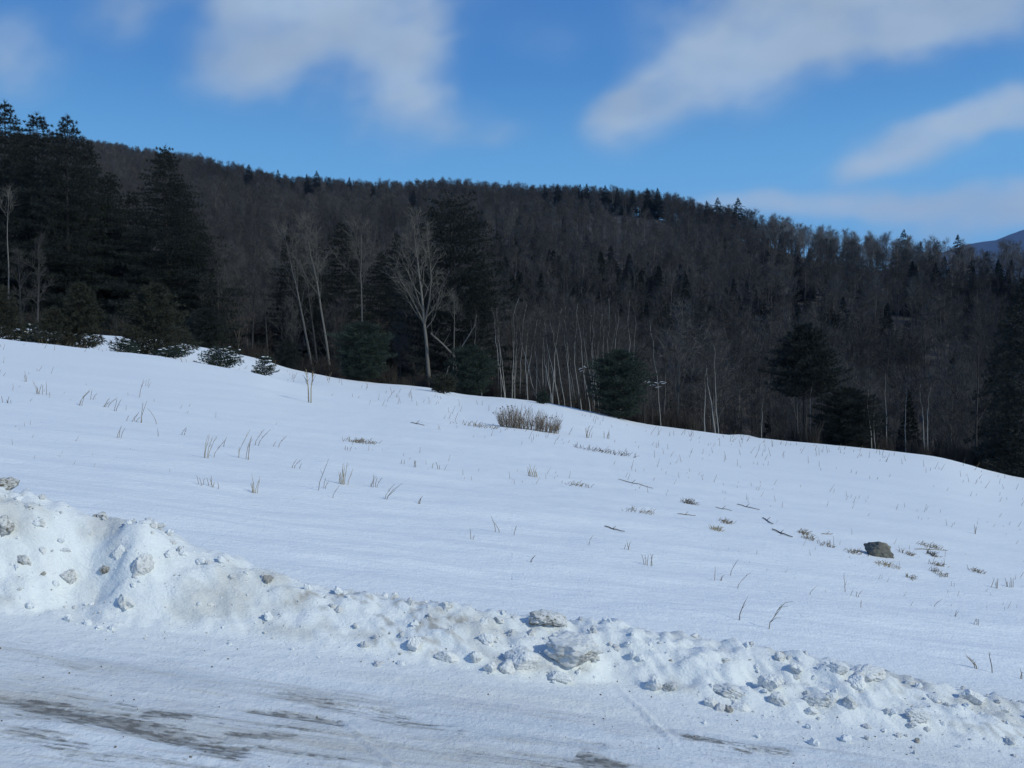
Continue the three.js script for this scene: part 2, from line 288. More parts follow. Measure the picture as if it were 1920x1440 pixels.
{ // a far blue mountain beyond the valley, and the plain it rises from
  const g = new THREE.PlaneGeometry(24000, 5200, 220, 40); g.rotateX(-Math.PI / 2);
  const p = g.attributes.position;
  for (let k = 0; k < p.count; k++) {
    const x = p.getX(k), z = p.getZ(k), e = 1 - Math.abs(z) / 2600;
    const top = 1260 * gauss(x - 5600, 2600) + 620 * gauss(x + 4200, 2600) + 268 + (fbm(x * 0.0011, 3, 4, 131) - 0.5) * 90;
    p.setY(k, -120 + top * Math.pow(clamp(e), 1.2) + (fbm(x * 0.002, z * 0.002, 3, 137) - 0.5) * 120 * e);
  }
  g.computeVertexNormals();
  const m = tag(mesh('far_mountain', g, M.mountain), null, null, null, 'structure'); m.position.set(0, 0, -7200);
}

// ---------------------------------------------------------------- mesh builders for plants
const V = (x, y, z) => new THREE.Vector3(x, y, z);
class Builder {
  constructor() { this.p = []; this.i = []; this.c = null; }
  tube(pts, radii, sides = 5) {
    const base = this.p.length / 3, n = pts.length, t = V(), a = V(), b = V();
    for (let k = 0; k < n; k++) {
      t.subVectors(pts[Math.min(k + 1, n - 1)], pts[Math.max(k - 1, 0)]).normalize();
      a.set(Math.abs(t.y) < 0.9 ? 0 : 1, Math.abs(t.y) < 0.9 ? 1 : 0, 0.13).cross(t).normalize(); b.crossVectors(t, a);
      for (let s = 0; s < sides; s++) { const an = s / sides * 2 * Math.PI, c = Math.cos(an) * radii[k], d = Math.sin(an) * radii[k]; this.p.push(pts[k].x + a.x * c + b.x * d, pts[k].y + a.y * c + b.y * d, pts[k].z + a.z * c + b.z * d); }
      if (k) for (let s = 0; s < sides; s++) { const q = base + (k - 1) * sides, s1 = (s + 1) % sides; this.i.push(q + s, q + s1, q + sides + s, q + s1, q + sides + s1, q + sides + s); }
    }
  }
  tri(a, b, c) { const k = this.p.length / 3; this.p.push(a.x, a.y, a.z, b.x, b.y, b.z, c.x, c.y, c.z); this.i.push(k, k + 1, k + 2); }
  blade(o, dir, len, width, rng) {                    // one tapering sliver
    const s = V(rng() - 0.5, rng() - 0.5, rng() - 0.5).cross(dir).normalize().multiplyScalar(width / 2);
    this.tri(o.clone().sub(s), o.clone().add(s), o.clone().addScaledVector(dir, len));
  }
  lump(o, rx, ry, rz, rng) {                          // a small rounded pad of snow
    const g = new THREE.IcosahedronGeometry(1, 1), q = g.attributes.position, k = this.p.length / 3, s = rng() * 99;
    for (let v = 0; v < q.count; v++) { const x = q.getX(v), y = q.getY(v), z = q.getZ(v), f = 0.75 + 0.5 * noise(x * 2 + s, z * 2 + y, 3); this.p.push(o.x + x * rx * f, o.y + Math.max(y, -0.4) * ry * f, o.z + z * rz * f); this.i.push(k + v); }
  }
  get size() { return this.i.length; }
  geometry() { const g = new THREE.BufferGeometry(); g.setAttribute('position', new THREE.Float32BufferAttribute(this.p, 3)); g.setIndex(this.i); g.computeVertexNormals(); return g; }
}
const onCone = (axis, ang, rng) => { const r = V(rng() - 0.5, rng() - 0.5, rng() - 0.5).cross(axis).normalize(); return axis.clone().multiplyScalar(Math.cos(ang)).addScaledVector(r, Math.sin(ang)).normalize(); };

// a leafless tree: trunk and crown of limbs and twigs, one metre tall units scaled by h
function bareTree(seed, o) {
  const rng = rngOf(seed), trunk = new Builder(), crown = new Builder();
  const { h, r, leanX = 0, leanZ = 0, bow = 0, start = 0.4, limbs = 12, reach = 0.28, rise = 0.9, twigs = 5, twigLen = 0.09, twigW = 0.02, sides = 5, minR = 0.012, kink = 0.012, fork = 0 } = o;
  const pts = [], radii = [], n = 12; let wx = 0, wz = 0;
  for (let k = 0; k <= n; k++) { const t = k / n; wx += (rng() - 0.5) * kink * h; wz += (rng() - 0.5) * kink * h; pts.push(V(leanX * h * t + bow * h * Math.sin(t * Math.PI) * 0.6 + wx * t, h * t - (k ? 0 : 0.4), leanZ * h * t + wz * t)); radii.push(Math.max(minR, r * Math.pow(1 - t * 0.93, 0.85) * (k ? 1 : 1.25))); }
  trunk.tube(pts, radii, sides + 1);
  const along = (t) => { const k = Math.min(n - 1, Math.floor(t * n)), f = t * n - k; return [pts[k].clone().lerp(pts[k + 1], f), lerp(radii[k], radii[k + 1], f), pts[k + 1].clone().sub(pts[k]).normalize()]; };
  function limb(p, dir, len, rad0, level) {
    const m = level === 0 ? 5 : 3, q = [p.clone()], rr = [rad0]; let d = dir.clone();
    for (let k = 1; k <= m; k++) { d = d.clone().add(V((rng() - 0.5) * 0.35, 0.16 * rise + (rng() - 0.5) * 0.25, (rng() - 0.5) * 0.35)).normalize(); q.push(q[k - 1].clone().addScaledVector(d, len / m)); rr.push(Math.max(minR * 0.6, rad0 * (1 - k / m * 0.85))); }
    crown.tube(q, rr, level === 0 ? sides : 3);
    const kids = level === 0 ? 5 : level === 1 ? twigs : 0;
    for (let k = 0; k < kids; k++) {
      const t = 0.25 + 0.75 * (k + rng()) / kids, a = Math.min(m - 1, Math.floor(t * m)), at = q[a].clone().lerp(q[a + 1], t * m - a), axis = q[a + 1].clone().sub(q[a]).normalize();
      const nd = onCone(axis, 0.45 + rng() * 0.5, rng);
      if (level === 0) limb(at, nd, len * (0.62 - 0.25 * t) * (0.7 + 0.6 * rng()), rad0 * 0.45, 1);
      else { crown.blade(at, nd, h * twigLen * (0.6 + 0.8 * rng()), twigW, rng); for (let w = 0; w < 2; w++) crown.blade(at.clone().addScaledVector(nd, h * twigLen * 0.3 * (w + 1) * rng()), onCone(nd, 0.7, rng), h * twigLen * 0.6, twigW * 0.8, rng); }
    }
    if (level === 1) crown.blade(q[m], d, h * twigLen, twigW, rng);
  }
  for (let k = 0; k < limbs; k++) {
    const t = lerp(start, 0.98, (k + rng() * 0.8) / limbs), [p, rr, axis] = along(Math.min(t, 0.995)), an = k * 2.4 + rng() * 1.1, out = V(Math.cos(an), 0, Math.sin(an));
    const dir = out.multiplyScalar(1 - 0.45 * t).addScaledVector(axis, 0.45 + 0.75 * t * rise).normalize();
    limb(p, dir, h * reach * (1.12 - 0.75 * ((t - start) / (1 - start))) * (0.7 + 0.55 * rng()), Math.max(minR, rr * 0.55), 0);
  }
  if (fork) { const [p, rr] = along(fork); limb(p, V(0.35, 1, 0.1).normalize(), h * (1 - fork) * 0.85, rr * 0.8, 0); limb(p, V(-0.4, 1, -0.1).normalize(), h * (1 - fork) * 0.7, rr * 0.7, 0); }
  return { trunk: trunk.geometry(), crown: crown.geometry() };
}
// an evergreen: trunk with whorls of boughs that carry sprays of needles
function evergreen(seed, o) {
  const rng = rngOf(seed), trunk = new Builder(), crown = new Builder(), pads = new Builder();
  const { h, width, start = 0.1, whorl = 0.6, boughs = 6, shape = (t) => 1 - t, lift = 0.1, droop = 0.1, tuft = 0.4, blades = 6, bladeW = 0.05, step = 0.4, gaps = 0.15, r = h * 0.012, snow = 0, ragged = 0.35, bend = 0, taper = 0.4 } = o;
  const at = (t) => V(bend * h * t * t + Math.sin(t * 5 + seed) * 0.006 * h, h * t, Math.cos(t * 4 + seed) * 0.005 * h);
  const pts = [], radii = []; for (let k = 0; k <= 10; k++) { pts.push(at(k / 10).add(V(0, k ? 0 : -0.4, 0))); radii.push(Math.max(0.012, r * (1 - k / 10.4))); }
  trunk.tube(pts, radii, 6);
  const needles = (p, dir, s0) => { const s = s0 * (1 - taper * clamp(p.y / h)); for (let b = 0; b < blades; b++) crown.blade(p, onCone(dir, 0.25 + rng() * 0.85, rng), tuft * s * (0.6 + 0.7 * rng()), bladeW * (0.6 + 0.4 * s), rng); };
  for (let y = start * h; y < h * 0.985; y += whorl * (0.75 + 0.5 * rng()) * (1 - 0.55 * y / h)) {
    const t = y / h, count = Math.max(3, Math.round(boughs * (0.8 + 0.4 * rng()) * (1 - 0.35 * t)));
    const whorlScale = 1 - ragged * 0.5 + ragged * rng(), turn = rng() * 6.28;
    for (let k = 0; k < count; k++) {
      if (rng() < gaps) continue;
      const an = turn + (k + (rng() - 0.5) * 0.7) / count * 6.28, len = width / 2 * shape(t) * whorlScale * (1 - ragged * 0.5 + ragged * rng()) + tuft * 0.3 * (1 - t);
      const out = V(Math.cos(an), 0, Math.sin(an)), side = V(-out.z, 0, out.x), p0 = at(t).add(V(0, (rng() - 0.5) * whorl * 0.5, 0)), m = Math.max(2, Math.round(len / step));
      let prev = p0;
      for (let q = 1; q <= m; q++) {
        const f = q / m, p = p0.clone().addScaledVector(out, len * f).add(V(0, len * (lift * f - droop * f * f) + (1 - Math.min(1, t * 1.2)) * 0, 0)).addScaledVector(side, (rng() - 0.5) * len * 0.08);
        crown.tube([prev, p], [0.012 + 0.02 * len * (1 - f) * 0.4, 0.012], 3);
        const axis = p.clone().sub(prev).normalize();
        if (f > 0.22 || len < 1) {
          needles(p, axis, 1);
          const wing = len * 0.33 * (1 - f * 0.75) * (0.5 + 0.8 * rng());
          for (const s of [-1, 1]) { const nn = Math.max(1, Math.round(wing / step)); for (let w = 1; w <= nn; w++) { const pw = p.clone().addScaledVector(side, s * wing * w / nn).addScaledVector(out, wing * 0.55 * w / nn).add(V(0, (rng() - 0.4) * tuft * 0.3, 0)); needles(pw, axis.clone().addScaledVector(side, s * 0.8).add(V(0, 0.15, 0)).normalize(), 0.85); } }
          if (snow && rng() < snow) pads.lump(p.clone().add(V(0, tuft * 0.16, 0)), tuft * (0.35 + 0.4 * rng()), tuft * 0.16, tuft * (0.3 + 0.3 * rng()), rng);
        }
        prev = p;
      }
    }
  }
  needles(at(0.985), V(0, 1, 0), 1.6); needles(at(0.965), V(0, 1, 0), 1.2); needles(at(0.94), V(0, 1, 0), 1);
  return { trunk: trunk.geometry(), crown: crown.geometry(), snow: pads.size ? pads.geometry() : null };
}
function plant(name, geo, bark, leaf, label, category, group) {
  const g = thing(name, label, category, group);
  mesh('trunk', geo.trunk, bark, g); mesh('crown', geo.crown, leaf, g);
  if (geo.snow) tag(mesh('snow_patch', geo.snow, M.snow, g), null, null, null, 'stuff');
  return g;
}
// stand a tree of model height h0 on the ground at column px, distance d, with its tip at row top
function stand(o, h0, px, d, top, turn = 0, sx = 1) {
  const x = U(px) * d, y = ground(x, -d), want = CAM_Y + d * (720 - top) / F - y, k = want / h0;
  o.position.set(x, y, -d); o.rotation.y = turn; o.scale.set(k * sx, k, k * sx);
  return o;
}

// evergreens told apart on the hill and its skyline: column, distance, row of the tip, shape, label
const hillFirs = [
  [388, 690, 306, 0, 'spruce at the left end of the skyline row above the wide lone pine'], [405, 690, 304, 1, 'second spruce from the left in the leftmost skyline row'], [420, 690, 310, 0, 'third spruce from the left in the leftmost skyline row'], [436, 680, 316, 1, 'rightmost spruce of the leftmost skyline row'],
  [466, 690, 308, 1, 'single pointed spruce on the skyline right of the leftmost skyline row'], [521, 680, 318, 0, 'slender spruce on the skyline left of the largest skyline clump'],
  [548, 670, 330, 1, 'leftmost spruce of the largest skyline clump left of centre'], [575, 665, 326, 0, 'spruce just left of the tallest in the large skyline clump'], [594, 665, 320, 1, 'tallest spruce of the large skyline clump left of centre'], [616, 665, 332, 1, 'rightmost spruce of the large skyline clump left of centre'],
  [655, 670, 332, 0, 'lone small spruce poking above the skyline left of centre'], [699, 660, 344, 1, 'short dark spruce below the skyline between the lone spruce and the round clump'], [775, 600, 356, 1, 'dark rounded spruce below the skyline above the pale forked tree'],
  [1022, 650, 348, 0, 'thin pointed spruce at the left of the central skyline row'], [1046, 640, 344, 1, 'broad pointed spruce second in the central skyline row'], [1088, 630, 345, 0, 'left one of two touching spruces in the central skyline row'], [1100, 630, 344, 0, 'right one of two touching spruces in the central skyline row'], [1135, 620, 347, 1, 'broad spruce in the central skyline row, right of the touching two'], [1158, 610, 353, 0, 'low slim spruce at the right end of the central skyline row'], [1186, 600, 356, 0, 'single spruce with gaps on both sides, right of the central skyline row'], [1214, 590, 352, 1, 'left one of the two close skyline spruces right of the single one'], [1233, 590, 352, 1, 'right one of the two close skyline spruces right of the single one'],
  [1345, 520, 370, 1, 'wide dark spruce left of the large skyline spruce at right'], [1325, 520, 376, 0, 'small spruce at the left flank of the wide skyline spruce at right'], [1384, 500, 370, 1, 'largest dark spruce on the skyline right of centre'],
  [932, 330, 432, 1, 'dark spruce on the slope just right of the round-topped pine'], [968, 320, 452, 0, 'dark spruce on the slope, second to the right of the round-topped pine'], [1030, 300, 466, 1, 'broad dark spruce on the slope above the left half of the birch stand'], [1100, 310, 438, 0, 'pointed spruce standing above the dark middle band of the slope'], [1145, 290, 460, 1, 'dark broad spruce just right of the pointed one above the slope band'], [1180, 280, 474, 1, 'dark spruce on the slope directly above the conical young pine'], [1070, 280, 472, 1, 'dark spruce on the slope just left of and below the pointed one'], [1005, 290, 462, 0, 'slim spruce on the slope between two broader ones above the birches'], [1215, 270, 490, 0, 'lowest slim spruce at the right end of the dark slope band'],
  [1312, 300, 452, 0, 'slim spruce alone on the slope below the wide skyline spruce'], [1360, 290, 446, 0, 'slim spruce on the slope under the largest skyline spruce'], [1440, 260, 470, 1, 'broad spruce on the slope left of the bulky dark one at right'],
  [1466, 330, 456, 0, 'slim spruce high on the slope, left of a broader twin'], [1494, 320, 462, 1, 'broader twin high on the slope left of the bulky spruce'], [1585, 250, 452, 1, 'bulky dark spruce below the bare skyline trees at right'],
  [1694, 330, 430, 1, 'broad triangular spruce on the skyline near the right side'], [1726, 330, 452, 0, 'smaller spruce just right of the broad triangular skyline spruce'], [1796, 330, 440, 0, 'pointed spruce on the skyline left of the far blue mountain'], [1850, 300, 470, 1, 'broad dark spruce on the slope below the far blue mountain'], [1512, 130, 552, 0, 'narrow spruce with a bent tip among the bare trees at right'], [1440, 140, 580, 1, 'dark broad spruce low in the wood left of the deep bushy pine'], [1700, 150, 600, 1, 'dark broad spruce low in the wood above the rightmost birch pair'],
];
for (const f of hillFirs) {                          // find the spot on the slope where a tree of ordinary height reaches that row
  const u = U(f[0]), R = curve(ridgeDist, u), t = (720 - f[2]) / F, H = f[1] > 480 ? 15 : f[1] < 200 ? 10 : 12; let best = 1e9;
  for (let d = f[1] < 200 ? 110 : 150; d < R - 4; d += 3) { const need = CAM_Y + t * d - ground(u * d, -d), e = Math.abs(need - H); if (e < best) { best = e; f[1] = d; f[5] = need; } }
}



// ---------------------------------------------------------------- the wooded hill, too many trees to count
{
  const rng = rngOf(7), woods = [], firs = [];
  for (let k = 0; k < 6; k++) { const g = bareTree(300 + k, { h: 14, r: 0.16, leanX: (rng() - 0.5) * 0.08, start: 0.34 + 0.1 * rng(), limbs: 12, reach: 0.24, twigs: 5, twigLen: 0.10, twigW: 0.045, sides: 3, minR: 0.022, fork: k % 2 ? 0.45 : 0 }); woods.push([g, []]); }
  for (let k = 0; k < 3; k++) { const g = evergreen(330 + k, { h: 14, width: [4.8, 5.8, 6.6][k], start: 0.06, whorl: 0.75, boughs: 7, tuft: 0.9, blades: 6, bladeW: 0.26, step: 0.75, shape: (t) => 1.08 * Math.pow(1 - t, 1.0), lift: 0.05, droop: 0.18, taper: 0.65 }); firs.push([g, []]); }
  const cell = 5.3, m = new THREE.Matrix4(), q = new THREE.Quaternion(), e = new THREE.Euler();
  for (let d = 76; d < 830; d += cell) for (let x = -0.86 * d; x < 0.86 * d; x += cell) {
    const xx = x + (rng() - 0.5) * cell * 0.95, dd = d + (rng() - 0.5) * cell * 0.95, a = rng(), b = rng(), c = rng(), f = rng();
    const u = xx / dd, R = curve(ridgeDist, u);
    if (dd > R + 8 || dd < 76) continue;
    if (dd > R - 55 && hash(Math.round(xx * 10), Math.round(dd * 10), 9) < (u > 0.25 ? 0.62 : 0.3)) continue;
    if (hillFirs.some(([px, df]) => Math.abs(u - U(px)) * dd < 3.4 && dd > df - (df > 480 ? 90 : 24) && dd < df + 6)) continue;
    const patch = fbm(xx * 0.012 + 5, dd * 0.012, 3, 151);
    let part = 0.02 + 0.10 * sstep(0.55, 0.7, patch);
    if (u > -0.03) part += 0.6 * sstep(120, 170, dd) * (1 - sstep(270, 350, dd)) * sstep(0.42, 0.54, patch);
    if (u > 0.3) part += 0.16 * sstep(0.4, 0.55, patch);
    if (dd > R - 60) part *= 0.3;
    const fir = b < part, list = fir ? firs : woods, proto = list[Math.floor(c * list.length)];
    const near = 1 - sstep(85, 150, dd), s = (0.72 + 0.45 * a) * (1 - 0.22 * near) * (fir ? 0.9 : 1);
    e.set((f - 0.5) * 0.1, f * 50, (a - 0.5) * 0.12); q.setFromEuler(e);
    m.compose(V(xx, ground(xx, -dd) - 0.2, -dd), q, V(s * (0.9 + 0.3 * f), s, s * (0.9 + 0.3 * f)));
    proto[1].push([m.clone(), (0.45 + 1.0 * fbm(xx * 0.022, dd * 0.03, 3, 161)) * (0.72 + 0.56 * c) * (u > 0.28 && dd > R - 90 ? 2.3 : 1), f]);  // random tone; right-hand ridge trees also have sunlight painted in as a paler tint
  }
  const groves = [['leafless_forest', 'grey-brown leafless hardwood forest covering the whole hillside behind the field', woods, true], ['evergreen_forest', 'dark evergreens scattered through the leafless forest on the hillside', firs, false]];
  const cc = new THREE.Color();
  for (const [name, label, list, wood] of groves) {
    const g = thing(name, label, 'forest'); g.userData.kind = 'stuff';
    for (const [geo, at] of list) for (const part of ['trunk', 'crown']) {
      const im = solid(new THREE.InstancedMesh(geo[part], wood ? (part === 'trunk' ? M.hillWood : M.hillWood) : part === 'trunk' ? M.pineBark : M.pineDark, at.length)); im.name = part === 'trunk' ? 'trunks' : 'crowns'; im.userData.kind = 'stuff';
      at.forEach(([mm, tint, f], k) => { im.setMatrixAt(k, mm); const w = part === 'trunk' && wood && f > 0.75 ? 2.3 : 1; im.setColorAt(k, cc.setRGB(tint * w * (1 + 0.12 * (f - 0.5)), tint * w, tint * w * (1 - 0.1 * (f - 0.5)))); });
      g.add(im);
    }
  }
  console.log('forest', woods.map((w) => w[1].length), firs.map((w) => w[1].length), woods[0][0].crown.index.count / 3, firs[0][0].crown.index.count / 3);
}
{ // brush along the far edge of the field
  const rng = rngOf(11), protos = [0, 1, 2].map((k) => { const b = new Builder(); for (let s = 0; s < 46; s++) { const a = rng() * 6.28, q = rng() * 0.5, p = V(Math.cos(a) * q, -0.1, Math.sin(a) * q), d = V(Math.cos(a) * 0.4 * rng(), 1, Math.sin(a) * 0.4 * rng()).normalize(), L = 0.7 + rng() * 1.1; b.tube([p, p.clone().addScaledVector(d, L * 0.6), p.clone().addScaledVector(onCone(d, 0.15, rng), L)], [0.016, 0.012, 0.006], 3); for (let t = 0; t < 5; t++) b.blade(p.clone().addScaledVector(d, L * (0.4 + 0.5 * rng())), onCone(d, 0.5, rng), 0.45, 0.022, rng); } return b.geometry(); });
  const lists = [[], [], []], m = new THREE.Matrix4(), q = new THREE.Quaternion(), e = new THREE.Euler();
  for (let k = 0; k < 1500; k++) {
    const u = -0.72 + 1.44 * rng(), d = 62.5 + 16 * rng(), f = rng(), a = rng();
    if (u < -0.22 && d < 64) continue;
    if (Math.abs(u - 0.262) < 0.045 && d < 70 && rng() < 0.85) continue;
    const x = u * d, s = 0.5 + 0.9 * a * a; e.set((a - 0.5) * 0.3, f * 6.28, (f - 0.5) * 0.4); q.setFromEuler(e); m.compose(V(x, ground(x, -d) - 0.15, -d), q, V(s, s, s)); lists[Math.floor(f * 2.999)].push(m.clone());
  }
  const g = thing('undergrowth', 'brown leafless undergrowth along the foot of the trees', 'undergrowth'); g.userData.kind = 'stuff';
  lists.forEach((l, k) => { const im = solid(new THREE.InstancedMesh(protos[k], M.brush, l.length)); im.name = 'twigs'; im.userData.kind = 'stuff'; l.forEach((mm, j) => im.setMatrixAt(j, mm)); g.add(im); });
}

// ---------------------------------------------------------------- single trees, left to right
const pineShape = (t) => (t < 0.25 ? 0.75 + t : 1) * Math.pow(1 - t, 0.74) * 1.12;
const bigPine = [0, 1, 2].map((k) => evergreen(400 + k, { h: 24, width: [12.5, 11.5, 14][k], start: 0.05, whorl: 0.7, boughs: 9, tuft: 0.52, blades: 14, bladeW: 0.055, step: 0.44, shape: pineShape, lift: 0.14, droop: 0.06, gaps: 0.06, ragged: 0.6, r: 0.32 }));
const bigPineThings = [
  [8, 84, 186, 0, 0.85, 'tall dark pine at the left edge, its narrow tip highest of all'],
  [72, 80, 210, 1, 1.0, 'broad-topped dark pine right of the one at the left edge'],
  [128, 78, 214, 0, 0.9, 'dark pine with a thin spiky tip, third from the left edge'],
  [205, 86, 320, 2, 0.85, 'lower dark pine filling the gap between the taller pines at left'],
  [312, 80, 272, 2, 0.95, 'wide dark pine standing alone right of the tall left group'],
  [382, 92, 430, 1, 0.9, 'short dark pine tucked behind the wide lone pine'],
  [-70, 82, 230, 1, 1, 'dark pine only partly inside the left edge of the picture'],
  [900, 86, 480, 1, 0.9, 'lower dark pine leaning out right of the round-topped pine'],
  [640, 88, 412, 0, 0.9, 'dark pine behind the thin straight pale trunks left of centre'],
  [545, 94, 430, 1, 0.9, 'dark ragged pine at the left of the thin bare trees'],
  [35, 90, 250, 2, 0.9, 'dark pine behind the tall left pines, seen between the first two tips'],
  [165, 84, 262, 2, 0.8, 'dark pine behind and right of the thin spiky-tipped one'],
  [250, 92, 360, 1, 0.95, 'dark pine half hidden at the left shoulder of the lone wide pine'],
  [340, 88, 340, 0, 0.95, 'dark pine half hidden at the right shoulder of the lone wide pine'],
  [590, 96, 452, 2, 0.8, 'dark pine between the ragged pine and the thin straight trunks'],
  [715, 98, 470, 1, 0.9, 'low dark pine filling the gap left of the narrow pointed evergreen'],
  [745, 92, 432, 0, 0.6, 'narrow dark evergreen with a pointed tip left of the pale forked tree'],
];
{
  const geo = evergreen(440, { h: 20, width: 9.5, start: 0.12, whorl: 0.7, boughs: 9, tuft: 0.52, blades: 14, bladeW: 0.055, step: 0.43, shape: (t) => Math.pow(Math.sin(Math.PI * clamp(0.12 + 0.8 * t)), 0.75), lift: 0.35, droop: 0.1, gaps: 0.14, ragged: 0.5, r: 0.28 });
  stand(plant('pine_tree', geo, M.pineBark, M.pineDark, 'tall dark round-topped pine behind the pale forked tree', 'pine tree'), 20, 848, 78, 374, 0.6, 0.95);
}
{
  const first = [];
  bigPineThings.forEach(([px, d, top, k, sx, label], n) => {
    const o = first[k] ? copyOf(first[k], label) : (first[k] = plant('pine_tree', bigPine[k], M.pineBark, M.pineDark, label, 'pine tree'));
    stand(o, 24, px, d, top, n * 1.7, sx);
  });
}
// young pines along the edge of the field
const bushShape = (t) => Math.pow(Math.sin(Math.PI * clamp(0.18 + 0.82 * t)), 0.7) * (t > 0.5 ? 1 : 0.95);
const youngPines = [
  // px, d, top row, height m, width m, olive, label
  [150, 44, 530, 3.9, 2.2, 1, 'young olive-green pine with a rounded tip on the snow below the left pines'],
  [100, 43, 582, 2.0, 1.9, 1, 'small low olive pine leaning against the young rounded pine at left'],
  [-8, 44, 535, 3.4, 2.6, 1, 'young pine cut by the left edge of the picture'],
  [290, 46, 535, 4.2, 3.3, 1, 'broad young pine spreading over the snow in front of the lone wide pine'],
  [680, 59, 606, 4.0, 3.6, 0, 'wide rounded dark bushy pine at the field edge left of centre'],
  [884, 61, 648, 3.6, 3.0, 0, 'round dark bushy pine between the forked tree and the birches'],
  [1160, 57, 658, 4.4, 3.5, 0, 'dark conical young pine standing on the crest in front of the birches'],
  [832, 52, 703, 1.5, 1.8, 1, 'small low olive pine on the snow below the pale forked tree'],
  [1018, 56, 736, 0.9, 0.8, 0, 'tiny dark pine on the crest just above the brown shrub'],
  [1508, 66, 608, 6.3, 3.2, 0, 'dark bushy pine deep among the trees at right'],
  [1590, 64, 728, 4.4, 4.0, 0, 'low black-green pine at the foot of the trees at right'],
  [540, 62, 640, 3.2, 2.4, 0, 'dark little pine at the forest foot beside the sapling'],
  [385, 64, 580, 4.2, 3.4, 0, 'dark green young pine behind the snowy low pines'],
];
youngPines.forEach(([px, d, top, h, w, olive, label], n) => {
  const geo = evergreen(450 + n, { h, width: w * 1.06, start: h > 6 ? 0.4 : 0.01, whorl: 0.24, boughs: 9, tuft: 0.28, blades: 8, bladeW: 0.036, step: 0.2, taper: 0.15, shape: n < 4 ? (t) => 1.1 * Math.pow(1 - t, 0.6) : bushShape, lift: 0.5, droop: 0.15, gaps: 0.05, ragged: 0.4, r: 0.06 });
  stand(plant('young_pine', geo, M.pineBark, olive ? M.pineOlive : d > 61.5 ? M.pineDark : M.pine, label, 'pine tree'), h, px, d, top, n);
});
[
  [415, 44, 652, 1.3, 2.6, 'low spreading pine with snow caught in its boughs, right of the broad young pine'],
  [496, 42, 668, 1.3, 1.4, 'small snow-dusted pine, rightmost of the low snowy pines at left'],
  [235, 43, 640, 0.9, 1.6, 'low snow-covered boughs at the left foot of the broad young pine'],
  [325, 41, 652, 0.7, 1.8, 'low snow-covered boughs at the right foot of the broad young pine'],
  [55, 45, 612, 0.7, 0.9, 'tiny snow-dusted pine seedling near the left edge'],
].forEach(([px, d, top, h, w, label], n) => {
  const geo = evergreen(480 + n, { h, width: w, start: 0.02, whorl: 0.14, boughs: 7, tuft: 0.2, blades: 7, bladeW: 0.03, step: 0.15, shape: (t) => Math.pow(1 - t, 0.5), lift: 0.45, droop: 0.1, gaps: 0.15, snow: 0.13, ragged: 0.5, r: 0.03 });
  stand(plant('snowy_pine', geo, M.pineBark, M.pine, label, 'pine tree'), h, px, d, top, n);
});
{ // big spruce at the right edge
  const geo = evergreen(497, { h: 15, width: 7.5, start: 0.02, whorl: 0.6, boughs: 8, tuft: 0.55, blades: 7, bladeW: 0.09, step: 0.42, shape: (t) => Math.pow(1 - t, 0.7), lift: 0.0, droop: 0.2, ragged: 0.4 });
  const o = plant('spruce_tree', geo, M.pineBark, M.pineDark, 'large black-green spruce filling the right edge above the snow', 'spruce tree'); stand(o, 15, 1925, 62, 520, 0, 1.0);
  stand(copyOf(o, 'shorter dark spruce at the right edge behind the large one'), 15, 1880, 74, 600, 2, 0.8);
}
